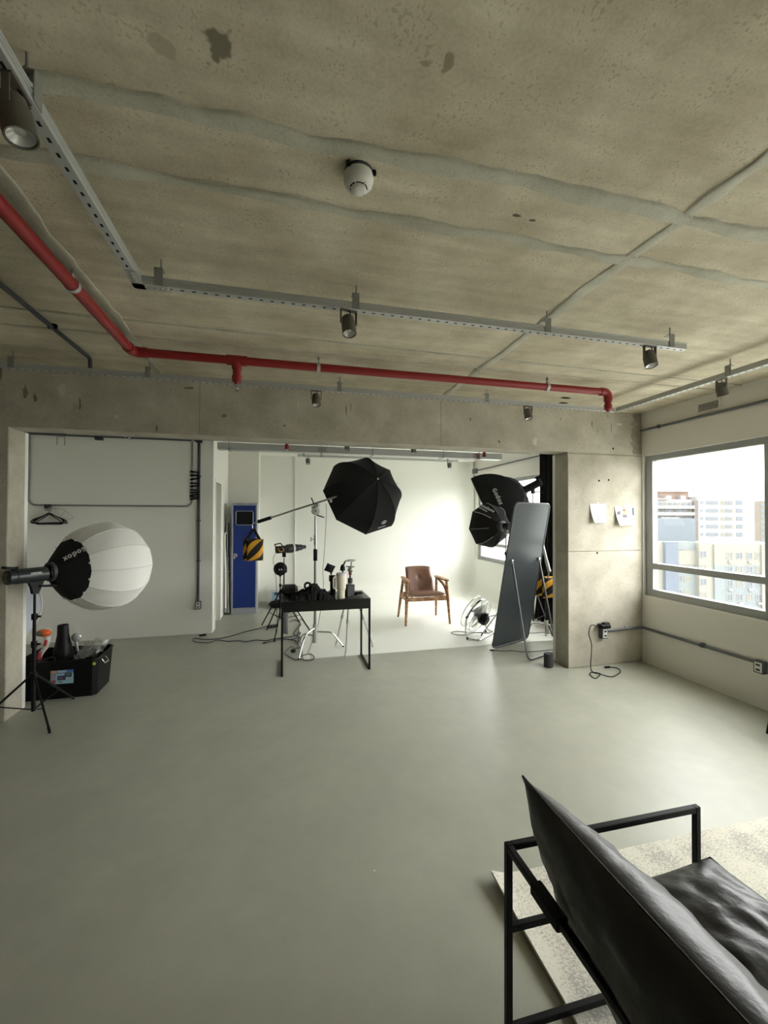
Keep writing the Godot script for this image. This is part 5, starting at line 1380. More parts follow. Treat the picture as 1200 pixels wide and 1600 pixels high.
	var ty := zz(547, 876, tc.z).y
	obj("column", mb().cyl(apex - Vector3(0, 0.1, 0), Vector3(tc.x, ty - 0.08, tc.z), 0.011, -1, 10), M.dark_grey, tr)
	obj("collar", mb().cyl(Vector3(tc.x, ty - 0.17, tc.z), Vector3(tc.x, ty - 0.13, tc.z), 0.02, -1, 12), mat(rgb(150, 70, 66), 0.5), tr)
	obj("ball_head", mb().ball(Vector3(tc.x, ty - 0.11, tc.z), Vector3(0.036, 0.034, 0.036), 16), M.steel, tr)
	obj("knob", mb().cyl(Vector3(tc.x - 0.05, ty - 0.07, tc.z), Vector3(tc.x + 0.05, ty - 0.075, tc.z), 0.009, -1, 8), M.steel, tr)
	obj("neck", mb().cyl(Vector3(tc.x + 0.012, ty - 0.08, tc.z), Vector3(tc.x + 0.015, ty, tc.z), 0.009, -1, 8), M.steel, tr)
	obj("clamp_plate", mb().box(Vector3(tc.x + 0.01, ty, tc.z), Vector3(0.075, 0.028, 0.04), 0.005).cyl(Vector3(tc.x - 0.065, ty - 0.003, tc.z), Vector3(tc.x - 0.02, ty, tc.z), 0.011, -1, 10).cyl(Vector3(tc.x + 0.045, ty, tc.z), Vector3(tc.x + 0.07, ty + 0.005, tc.z), 0.007, -1, 8), M.zinc, tr)
	# case on the floor by the back wall
	var k := Vector3(0.08, 0, -7.95)
	var bx := thing("packing_case", "white box with blue and black side standing on the floor by the back wall", "box", k)
	obj("carton", mb().span(k + Vector3(-0.32, 0.06, -0.15), k + Vector3(0.3, 0.3, 0.16), 0.006), mat(rgb(206, 206, 198), 0.6), bx)
	obj("label_panel", mb().span(k + Vector3(-0.24, 0.12, 0.16), k + Vector3(0.28, 0.26, 0.163)), mat(rgb(150, 182, 198), 0.6), bx)
	obj("dark_panel", mb().span(k + Vector3(-0.2, 0.2, 0.163), k + Vector3(0.28, 0.25, 0.165)), M.dark_grey, bx)
	var rb := thing("black_bag", "low black bag lying in front of the white packing case", "bag", k + Vector3(0, 0, 0.3))
	obj("fabric", pillow(k + Vector3(0.0, 0.07, 0.27), Vector3(0.3, 0, 0), Vector3(0, 0, -0.1), Vector3(0, 0.07, 0), 0.03, 16, 3.0, 0.02, 6), M.black_cloth, rb)
	var rd := thing("red_pouch", "small red pouch on top of the white packing case", "pouch", k + Vector3(0.02, 0.3, 0))
	obj("fabric", pillow(k + Vector3(0.02, 0.322, 0.05), Vector3(0.1, 0, 0), Vector3(0, 0, -0.05), Vector3(0, 0.022, 0), 0.03, 12), mat(rgb(214, 90, 84), 0.7), rd)
	# locker with its leaning tubes
	locker()
	# cables on the floor
	floor_cable("long grey extension cable snaking from the bay wall to the light stands", [[418, 978], [400, 983], [380, 988], [360, 994], [340, 998], [320, 999], [305, 997], [301, 1000], [307, 1003], [326, 1004], [340, 1000], [356, 1002], [372, 1001], [385, 1002.5], [400, 1000], [415, 1001], [430, 998], [443, 996], [460, 994], [470, 988], [464, 996], [455, 999], [445, 998]], 0.006)
	floor_cable("thin cable looping round the foot of the boom stand", [[484, 985], [475, 972], [469, 968], [466, 1000], [468, 1012], [472, 1011], [461, 1013], [455, 1010], [445, 1020], [452, 1026], [462, 1031], [472, 1030], [478, 1032], [488, 1031], [491, 1026], [485, 1022], [476, 1023], [470, 1026]], 0.0045)
	floor_cable("dark cable bundled under the desk beside the pouch", [[416, 1004], [428, 1001], [440, 998], [452, 999], [466, 1001], [468, 996], [459, 990], [467, 980], [470, 975], [461, 968], [452, 972]], 0.005)
	var sp := thing("power_strip", "black power strip lying on the floor by the light stands", "power strip", fl(426, 978))
	obj("body", mb().bar(fl(418, 979.5, 0.02), fl(434, 977, 0.02), 0.055, 0.035, Vector3.UP, 0.006), M.black, sp)
	for i in 3: obj("outlet", mb().box(fl(421 + i * 5.0, 979.0 - i * 0.7, 0.038), Vector3(0.03, 0.004, 0.03), 0.001), M.dark_grey, sp)
	var ad := thing("cable_plug", "black plug with a white tag on the floor by the bay wall", "plug", fl(315, 992))
	obj("body", mb().bar(fl(311, 993, 0.012), fl(322, 991.5, 0.012), 0.03, 0.022, Vector3.UP, 0.005), M.black, ad)
	obj("tag", mb().box(fl(313, 990.5, 0.02), Vector3(0.03, 0.014, 0.03), 0.002), M.white_plastic, ad)
	var ap := thing("floor_adapter", "small black adapter block on the floor under the desk", "adapter", fl(458, 1017))
	obj("body", mb().box(fl(458, 1017, 0.018), Vector3(0.05, 0.034, 0.04), 0.006, Basis(Vector3.UP, 0.5)), M.black, ap)

func floor_cable(label: String, q: Array, r: float) -> void:
	var p := []
	for e in q: p.append(fl(e[0], e[1], r + 0.003))
	var o := thing("floor_cable", label, "cable", p[0])
	obj("cord", mb().tube(curve(p, 5), r, 6), M.conduit_dark, o)
	obj("plug", mb().bar(p[0], p[0] + (p[0] - p[1]).normalized() * 0.05, 0.016, 0.012, Vector3.UP, 0.002), M.black, o)

func octabox() -> void:
	var C := zz(566, 776, -5.32)
	var n := Vector3(-0.245, -0.42, -0.87).normalized()
	var R := 0.53
	var D := 0.46
	var B := dir_basis(n)
	var o := thing("octagonal_softbox", "large black octagonal softbox at the end of the boom arm", "softbox", C)
	# eight gores from the apex to the rim, curved like an umbrella; one corner of the rim points straight down
	var rim := []
	var q0 := (Vector3.DOWN - n * Vector3.DOWN.dot(n)).normalized()
	var q1 := n.cross(q0).normalized()
	var rib := func(g: float, f: float) -> Vector3:
		var az := TAU * g / 8.0 + 0.12
		var r := R * sin(f * PI / 2 * 0.97) / sin(PI / 2 * 0.97)
		var y := -D * cos(f * PI / 2) + 0.0
		return C + (q0 * cos(az) + q1 * sin(az)) * r + n * y
	for g in 8:
		var rows := []
		for i in 13:
			var f := i / 12.0
			var a: Vector3 = rib.call(g, f)
			var b: Vector3 = rib.call(g + 1, f)
			var row := PackedVector3Array()
			for j in 7:
				var s := j / 6.0
				var p := a.lerp(b, s)
				p += ((C + n * 0.1) - p).normalized() * 0.012 * sin(PI * s) * sin(PI * f)
				row.append(p)
			rows.append(row)
		obj("panel", mb().grid(rows, false, false), M.black_cloth, o)
		var path := []
		for i in 13: path.append(rib.call(g, i / 12.0))
		obj("rib", mb().tube(path, 0.004, 6), M.black, o)
		rim.append(rib.call(g, 1.0))
	obj("diffuser", mb().disc(rim, n), M.fabric_white, o)
	obj("apex_cap", mb().ball(C - n * (D + 0.004), Vector3.ONE * 0.012, 10), M.white_plastic, o)
	obj("vent_tab", mb().box(rib.call(5.5, 0.8) - n * 0.01, Vector3(0.03, 0.012, 0.01), 0.002, B), M.white_plastic, o)
	# printed oval mark and name on a lower panel
	var pa: Vector3 = rib.call(0.0, 0.9)
	var pb: Vector3 = rib.call(1.0, 0.9)
	for g in 8:
		var mid: Vector3 = (rib.call(g, 0.88) + rib.call(g + 1, 0.88)) / 2.0
		if mid.y < C.y - 0.25 and mid.x > C.x and pa.x < 90.0:
			pa = rib.call(g, 0.79)
			pb = rib.call(g + 1, 0.79)
			var pc: Vector3 = (rib.call(g, 0.84) + rib.call(g + 1, 0.84)) / 2.0
			var pd: Vector3 = (rib.call(g, 0.74) + rib.call(g + 1, 0.74)) / 2.0
			var nr := (pb - pa).cross(pc - pd).normalized()
			if nr.dot(EYE - mid) < 0: nr = -nr
			var rt := (pb - pa).normalized()
			if rt.x < 0: rt = -rt
			var up := nr.cross(rt).normalized()
			var c: Vector3 = (pa + pb) / 2.0 + nr * 0.014
			var ov := []
			for i in 25: ov.append(c + up * 0.03 + rt * 0.036 * cos(TAU * i / 24.0) + up * 0.022 * sin(TAU * i / 24.0))
			obj("oval_mark", mb().tube(ov, 0.005, 6, false).bar(c + up * 0.012, c + up * 0.048, 0.012, 0.003, nr), M.print_white, o)
			var low: Vector3 = (rib.call(g, 0.87) + rib.call(g + 1, 0.87)) / 2.0
			var sl: Vector3 = (rib.call(g, 0.91) + rib.call(g + 1, 0.91)) / 2.0 - (rib.call(g, 0.83) + rib.call(g + 1, 0.83)) / 2.0
			var n2 := rt.cross(sl).normalized()
			if n2.dot(EYE - mid) < 0: n2 = -n2
			lettering(o, "lettering", "GREIKA", 0.034, low + n2 * 0.01, rt, n2, M.print_white)
			pa.x = 99.0
			break

func locker() -> void:
	var z := -7.3
	var o := thing("locker", "tall blue locker with grey frame and letter P beside the return wall", "locker", Vector3(-0.6, 0, -7.55))
	obj("carcass", mb().span(Vector3(-0.795, 0.02, -7.78), Vector3(-0.4, 1.83, z - 0.02), 0.003), M.locker_grey, o)
	obj("plinth", mb().span(Vector3(-0.80, 0, -7.76), Vector3(-0.395, 0.1, z - 0.004), 0.003).span(Vector3(-0.80, 0.055, z - 0.005), Vector3(-0.395, 0.058, z + 0.002)), M.locker_grey, o)
	obj("frame", mb().span(Vector3(-0.797, 0.1, z - 0.025), Vector3(-0.772, 1.83, z + 0.002)).span(Vector3(-0.418, 0.1, z - 0.025), Vector3(-0.398, 1.83, z + 0.002)).span(Vector3(-0.772, 1.79, z - 0.025), Vector3(-0.418, 1.83, z + 0.002)), M.locker_grey, o)
	obj("name_plate", mb().span(Vector3(-0.72, 1.797, z + 0.002), Vector3(-0.61, 1.822, z + 0.005)), M.zinc_dull, o)
	var d := obj("door", mb().span(Vector3(-0.77, 0.104, z - 0.02), Vector3(-0.42, 1.788, z), 0.003), M.blue, o)
	var P := Vector3(-0.595, 1.58, z)
	var ring := []
	for c in [Vector2(1, 1), Vector2(-1, 1), Vector2(-1, -1), Vector2(1, -1)]:
		for i in 5:
			var a: float = atan2(c.y, c.x) - PI / 4 + PI / 2 * i / 4.0
			ring.append(P + Vector3(c.x * 0.105 + cos(a) * 0.03, c.y * 0.085 + sin(a) * 0.03, 0.002))
	ring.append(ring[0])
	obj("window_rim", mb().tube(ring, 0.006, 8, false), M.locker_grey, d)
	var poly := PackedVector2Array()
	for i in 20: poly.append(Vector2(ring[i].x - P.x, ring[i].y - P.y))
	obj("window", mb().prism(poly, 0.002, Transform3D(Basis.IDENTITY, P)), mat(rgb(16, 20, 26), 0.15), d)
	lettering(o, "letter_plate", "P", 0.12, Vector3(-0.735, 0.95, z + 0.003), Vector3.RIGHT, Vector3.BACK, M.print_white)
	obj("lock", mb().cyl(Vector3(-0.738, 0.965, z), Vector3(-0.738, 0.965, z + 0.012), 0.014, -1, 12), mat(rgb(120, 84, 60), 0.5), o)
	# tubes and boards leaning in the gap by the locker
	var t := thing("leaning_tube", "tall pale metal tube leaning in the gap beside the blue locker", "tube", Vector3(-0.85, 0, -7.3))
	obj("tube", mb().cyl(zz(357, 958, -7.32), zz(354.5, 808, -7.42), 0.014, -1, 10), M.zinc, t)
	for v in [872.0, 893.0, 915.0, 937.0]: obj("peg", mb().cyl(zz(355.5, v, -7.36), zz(358.5, v, -7.36), 0.008, -1, 8), M.zinc, t)
	t = thing("leaning_pipe", "shorter white tube frame leaning against the return wall", "frame", Vector3(-0.88, 0, -7.2))
	obj("tube", mb().tube(curve([zz(352.5, 956, -7.22), zz(352.5, 900, -7.26), zz(351.5, 860, -7.28), zz(350.8, 840, -7.29), zz(351.8, 833.5, -7.29), zz(354, 833, -7.3)], 4), 0.015, 10), M.white_plastic, t)
	obj("cap", mb().cyl(zz(352.5, 957, -7.22), zz(352.5, 950, -7.22), 0.02, -1, 10), M.zinc_dull, t)
	t = thing("dark_board", "dark flat board standing behind the leaning tubes", "board", Vector3(-0.86, 0, -7.45))
	obj("panel", mb().box(Vector3(-0.893, 0.75, -7.66), Vector3(0.025, 1.5, 0.3), 0.003, Basis(Vector3.BACK, 0.01)), M.dark_grey, t)

# ---------------------------------------------------------------- armchair, fan, mirror, softboxes by the studio window
func right_bay() -> void:
	armchair()
	fan()
	mirror()
	softboxes()
	# blackout curtain gathered beside the pillar
	var rows := []
	for i in 15:
		var y := lerpf(2.555, 0.075, i / 14.0)
		var row := PackedVector3Array()
		for j in 97:
			var s := j / 96.0
			var spread := 1.0 + 0.12 * pow(i / 14.0, 3.0)
			row.append(Vector3(3.80 + 0.06 * sin(s * 44.0 + 0.4 * sin(i * 0.3)) * spread - 0.04 * pow(i / 14.0, 4.0), y, lerpf(-5.62 - 0.08 * pow(i / 14.0, 3.0), -5.12, s) + 0.02 * sin(s * 23.0)))
		rows.append(row)
	var c := thing("blackout_curtain", "tall black blackout curtain gathered beside the studio window", "curtain", Vector3(3.8, 0, -5.0))
	obj("fabric", mb().grid(rows, false, true), M.black_cloth, c)
	for j in 9:
		var z := lerpf(-5.6, -5.14, j / 8.0)
		var ring := []
		for i in 13: ring.append(Vector3(3.86 + 0.03 * cos(TAU * i / 12.0), 2.565 + 0.022 * sin(TAU * i / 12.0), z))
		obj("ring", mb().tube(ring, 0.004, 6, false), M.zinc_dull, c)
	var hp := thing("black_cloth", "black cloth gathered on the floor at the foot of the curtain", "cloth", Vector3(3.65, 0, -5.5))
	obj("fabric", pillow(Vector3(3.44, 0.075, -5.86), Vector3(0.13, 0, 0.02), Vector3(0, 0, -0.14), Vector3(0, 0.08, 0), 0.05, 20, 2.4, 0.05, 12), M.black_cloth, hp)
	# little speaker at the foot of the pillar
	var p := fl(859.5, 1041.5)
	p.x = 2.79
	var s := thing("bluetooth_speaker", "small dark cylindrical speaker standing at the foot of the right pillar", "speaker", p)
	obj("body", mb().lathe([Vector2(0.0001, 0.0), Vector2(0.044, 0.0), Vector2(0.048, 0.006), Vector2(0.048, 0.134), Vector2(0.044, 0.142), Vector2(0.034, 0.143)], Transform3D(Basis.IDENTITY, p), 28), mat(rgb(52, 52, 54), 0.8), s)
	obj("top_panel", mb().lathe([Vector2(0.035, 0.143), Vector2(0.03, 0.138), Vector2(0.0001, 0.138)], Transform3D(Basis.IDENTITY, p), 24), M.dark_grey, s)
	floor_cable("thin black cable lying on the floor from mirror to pillar", [[772, 1016], [785, 1017], [800, 1016.5], [820, 1018.5], [845, 1017], [866, 1014.5], [880, 1012]], 0.004)
	floor_cable("thin cable on the white floor behind the mirror", [[868, 991], [850, 988], [835, 989], [815, 989.5], [790, 990], [775, 991], [742, 988.5], [728, 992], [712, 991.5], [705, 988.5], [715, 986.5], [735, 988], [768, 988]], 0.004)
	floor_cable("black cable curling out from under the curtain", [[848, 978], [854, 982], [862, 985], [872, 987]], 0.006)

func armchair() -> void:
	var F1 := fl(634, 978.5)
	var F2 := fl(703, 975)
	var B1 := fl(622, 964)
	var B2 := fl(681, 961.5)
	var T1 := zz(636.5, 908, -5.95)
	var T2 := zz(697.5, 907, -5.95)
	var ay := 0.655
	T1.y = ay - 0.012
	T2.y = ay - 0.012
	var U1 := Vector3(zz(630, 910, -6.36).x, ay - 0.012, -6.36)
	var U2 := Vector3(zz(682, 908, -6.36).x, ay - 0.012, -6.36)
	var o := thing("armchair", "wooden armchair with brown leather seat and buttoned back on the white floor", "armchair", Vector3(2.12, 0, -6.2))
	for q in [[F1, T1], [F2, T2], [B1, U1], [B2, U2]]:
		var a: Vector3 = q[0]
		var b: Vector3 = q[1]
		a.y = 0.0
		obj("leg", mb().tube([a + Vector3(0, 0.0, 0), a.lerp(b, 0.55), b], [0.015, 0.024, 0.019], 10), M.wood, o)
	for q in [[T1, U1, -1.0], [T2, U2, 1.0]]:
		var a: Vector3 = q[0] + Vector3(0, 0.012, 0.05)
		var b: Vector3 = q[1] + Vector3(0, 0.012, -0.06)
		var rows := []
		for i in 13:
			var s := i / 12.0
			var w := 0.038 * (0.75 + 0.35 * sin(PI * s)) * (1.0 if i > 0 and i < 12 else 0.7)
			var c := a.lerp(b, s)
			rows.append(PackedVector3Array([c + Vector3(-w, 0.0, 0), c + Vector3(-w * 0.9, 0.013, 0), c + Vector3(w * 0.9, 0.013, 0), c + Vector3(w, 0.0, 0), c + Vector3(w * 0.8, -0.012, 0), c + Vector3(-w * 0.8, -0.012, 0)]))
		var arm := mb().grid(rows, true, true)
		arm.disc(rows[0], Vector3.BACK)
		arm.disc(rows[12], Vector3.FORWARD)
		obj("armrest", arm, M.wood, o)
		# curved brace from the front leg up to the back of the armrest
		var f: Vector3 = q[0]
		var u: Vector3 = q[1]
		obj("brace", mb().tube(curve([f - Vector3(0, 0.2, 0), f + Vector3(0, -0.12, -0.035), f.lerp(u, 0.3) + Vector3(0, -0.065, 0), f.lerp(u, 0.65) + Vector3(0, -0.03, 0), u + Vector3(0, -0.005, 0.02)], 5), [0.012, 0.014, 0.016, 0.018, 0.02, 0.021, 0.022, 0.022, 0.022, 0.022, 0.021, 0.02, 0.02, 0.019, 0.018, 0.018, 0.017, 0.016, 0.015, 0.014, 0.012], 8), M.wood, o)
	var rl := func(a: Vector3, b: Vector3, t: float, y: float) -> Vector3:
		var p := a.lerp(b, t)
		return Vector3(p.x, y, p.z)
	var f1 := F1.lerp(T1, 0.58); f1.y = 0.385
	var f2 := F2.lerp(T2, 0.58); f2.y = 0.385
	var b1 := B1.lerp(U1, 0.55); b1.y = 0.355
	var b2 := B2.lerp(U2, 0.55); b2.y = 0.355
	obj("front_rail", mb().bar(f1, f2, 0.022, 0.055, Vector3.UP, 0.004), M.wood, o)
	obj("back_rail", mb().bar(b1, b2, 0.022, 0.05, Vector3.UP, 0.004), M.wood, o)
	obj("side_rail", mb().bar(f1, b1, 0.022, 0.05, Vector3.UP, 0.004), M.wood, o)
	obj("side_rail", mb().bar(f2, b2, 0.022, 0.05, Vector3.UP, 0.004), M.wood, o)
	var lea := mat(rgb(128, 92, 74), 0.42)
	var sc := Vector3((f1.x + f2.x) / 2 - 0.0, 0.435, -6.14)
	obj("seat", pillow(sc, Vector3(0.265, 0, 0), Vector3(0, -0.025, -0.25), Vector3(0, 0.042, 0), 0.02, 22, 5.0), lea, o)
	# back: a curved shell with two buttons
	var bl := zz(632.5, 885, -6.5)
	var br := zz(670.5, 884, -6.5)
	var dl := zz(636, 930, -6.3)
	var dr := zz(679.5, 929, -6.3)
	for s in [1.0, -1.0]:
		var rows := []
		for i in 17:
			var v := i / 16.0
			var row := PackedVector3Array()
			for j in 21:
				var u := j / 20.0
				var p := dl.lerp(dr, u).lerp(bl.lerp(br, u), v)
				var e := pow((1.0 - pow(absf(2 * u - 1), 8.0)) * (1.0 - pow(absf(2 * v - 1), 10.0)), 0.5)
				p.z -= 0.05 * (1.0 - pow(2 * u - 1, 2.0)) - 0.02
				p.y -= 0.012 * pow(absf(2 * u - 1), 6.0) * v
				p.z += s * 0.032 * e
				if s > 0:
					for b in [0.6, 0.12]: p.z -= 0.022 * exp(-(pow((u - 0.5) * 14.0, 2.0) + pow((v - b) * 12.0, 2.0)))
				row.append(p)
			rows.append(row)
		obj("backrest" if s > 0 else "backrest_rear", mb().grid(rows, false, s < 0), lea, o)
	for b in [0.6, 0.12]:
		var p := dl.lerp(dr, 0.5).lerp(bl.lerp(br, 0.5), b)
		obj("button", mb().ball(p + Vector3(0, 0, -0.018), Vector3(0.011, 0.011, 0.006), 10), lea, o)
	for u in [0.2, 0.8]: obj("back_post", mb().bar(dl.lerp(dr, u) + Vector3(0, -0.08, -0.02), bl.lerp(br, u) + Vector3(0, -0.12, -0.07), 0.025, 0.025, Vector3.BACK, 0.004), M.wood, o)

func fan() -> void:
	var c := Vector3(2.575, 0.285, -5.28)
	var n := Vector3(-0.52, 0.42, -0.74).normalized() # where it blows
	var B := dir_basis(n)
	var T := Transform3D(B, c)
	var o := thing("floor_fan", "chrome drum floor fan tilted up beside the leaning mirror", "fan", Vector3(2.5, 0, -5.25))
	var R := 0.235
	for y in [-0.07, 0.075]:
		var ring := []
		for i in 37: ring.append(T * Vector3(R * cos(TAU * i / 36.0), y, R * sin(TAU * i / 36.0)))
		obj("hoop", mb().tube(ring, 0.006, 8, false), M.chrome, o)
	obj("band", mb().lathe([Vector2(R, -0.012), Vector2(R, 0.012), Vector2(R - 0.003, 0.012), Vector2(R - 0.003, -0.012)], T, 40), M.chrome, o)
	var w := mb()
	for i in 40:
		var a := TAU * i / 40.0
		var e := Vector3(cos(a), 0, sin(a))
		w.tube([T * (e * 0.045 + Vector3(0, -0.085, 0)), T * (e * 0.14 + Vector3(0, -0.092, 0)), T * (e * 0.22 + Vector3(0, -0.078, 0)), T * (e * R + Vector3(0, -0.05, 0)), T * (e * R + Vector3(0, 0.05, 0)), T * (e * 0.22 + Vector3(0, 0.085, 0)), T * (e * 0.05 + Vector3(0, 0.1, 0))], 0.0013, 4, false)
	for rr in [0.08, 0.12, 0.16, 0.2]:
		var ring := []
		for i in 33: ring.append(T * Vector3(rr * cos(TAU * i / 32.0), -0.09, rr * sin(TAU * i / 32.0)))
		w.tube(ring, 0.0013, 4, false)
	var g := obj("wire_guard", w, M.chrome, o)
	g.set_meta("kind", "stuff")
	obj("motor", mb().lathe([Vector2(0.0001, -0.185), Vector2(0.055, -0.183), Vector2(0.074, -0.16), Vector2(0.076, -0.085), Vector2(0.055, -0.06), Vector2(0.0001, -0.055)], T, 24), M.black, o)
	obj("speed_knob", mb().box(T * Vector3(0.0, -0.13, 0.075), Vector3(0.06, 0.05, 0.05), 0.008, B), M.black, o)
	obj("hub", mb().lathe([Vector2(0.0001, -0.055), Vector2(0.03, -0.05), Vector2(0.03, 0.02), Vector2(0.0001, 0.025)], T, 18), M.dark_grey, o)
	for k in 3:
		var rows := []
		for i in 9:
			var rr := lerpf(0.03, 0.2, i / 8.0)
			var row := PackedVector3Array()
			for j in 7:
				var f := j / 6.0 - 0.5
				var a := TAU * k / 3.0 + f * (1.15 - 0.2 * i / 8.0) + 0.3 * i / 8.0
				row.append(T * Vector3(rr * cos(a), -0.02 + f * 0.07, rr * sin(a)))
			rows.append(row)
		obj("blade", mb().grid(rows), mat(rgb(206, 208, 206), 0.35, 0.2), o)
	# pivots and the bent tube base
	var side := n.cross(Vector3.UP).normalized()
	var L := c - side * (R + 0.012)
	var Rr := c + side * (R + 0.012)
	if L.x > Rr.x:
		var s := L
		L = Rr
		Rr = s
	for q in [L, Rr]: obj("pivot_knob", mb().ball(q, Vector3.ONE * 0.018, 10), M.dark_grey, o)
	var fw := Vector3(0.35, 0, 0.94).normalized()
	obj("base", mb().tube(fillet([L, Vector3(L.x - 0.02, 0.02, L.z - 0.02), Vector3(L.x, 0.016, L.z) + Vector3(0.09, 0, 0.16), Vector3(Rr.x, 0.016, Rr.z) + Vector3(0.1, 0, 0.12), Vector3(Rr.x + 0.02, 0.02, Rr.z - 0.02), Rr], 0.09, 6), 0.011, 10), M.chrome, o)
	for q in [L, Rr]: obj("foot", mb().cyl(Vector3(q.x, 0.0, q.z + 0.02), Vector3(q.x, 0.03, q.z + 0.02), 0.015, -1, 10), M.rubber, o)
	obj("cord", mb().tube(curve([T * Vector3(0.05, -0.12, 0.02), Vector3(2.78, 0.27, -5.2), Vector3(2.86, 0.3, -5.1), Vector3(2.95, 0.2, -5.1), Vector3(2.98, 0.006, -5.15)], 5), 0.005, 6), M.black, o)

func mirror() -> void:
	var o := thing("standing_mirror", "tall leaning mirror seen from its dark grey back", "mirror", Vector3(2.7, 0, -4.7))
	var A := Vector3(2.49, 0.0, -4.668)
	var d := Vector3(0.924, 0, -0.38).normalized()
	var h := Vector3(0.38, 0, 0.924).normalized() * 0.33 + Vector3(0, 1.76, 0)
	var H := h.length()
	h = h.normalized()
	var n := d.cross(h).normalized() # towards the camera
	var W := 0.70
	A += n * 0.0 + Vector3(0, 0.012, 0)
	var B := Basis(d, h, n)
	var poly := PackedVector2Array()
	var r := 0.07
	for q in [[W - r, H - r, 0.0], [r, H - r, PI / 2], [r, r, PI], [W - r, r, PI * 1.5]]:
		for i in 7:
			var a: float = q[2] + PI / 2 * i / 6.0
			poly.append(Vector2(q[0] + cos(a) * r, q[1] + sin(a) * r))
	obj("backboard", mb().prism(poly, 0.012, Transform3D(B, A - n * 0.008)), mat(rgb(60, 68, 75), 0.3), o)
	var inner := PackedVector2Array()
	for p in poly: inner.append(Vector2(W / 2, H / 2) + (p - Vector2(W / 2, H / 2)) * Vector2(0.975, 0.992))
	obj("glass", mb().prism(inner, 0.003, Transform3D(B, A - n * 0.0125)), mat(rgb(225, 228, 228), 0.02, 1.0), o)
	var rim := []
	for p in poly: rim.append(A + d * p.x + h * p.y)
	rim.append(rim[0])
	obj("frame", mb().tube(rim, 0.011, 8, false), mat(rgb(88, 90, 92), 0.3, 0.7), o)
	# U-shaped prop
	var m := mat(rgb(120, 122, 122), 0.32, 0.7)
	var p1 := A + d * 0.10 + h * 1.08 + n * 0.016
	var p2 := A + d * (W - 0.06) + h * 1.08 + n * 0.016
	var q1 := fl(825, 1032, 0.012)
	var q2 := q1 + d * 0.56
	obj("prop", mb().tube(fillet([p1, q1, q2, p2], 0.07, 7), 0.0115, 10), m, o)
	for p in [p1, p2]: obj("hinge", mb().box(p, Vector3(0.03, 0.05, 0.016), 0.003, B), M.chrome, o)

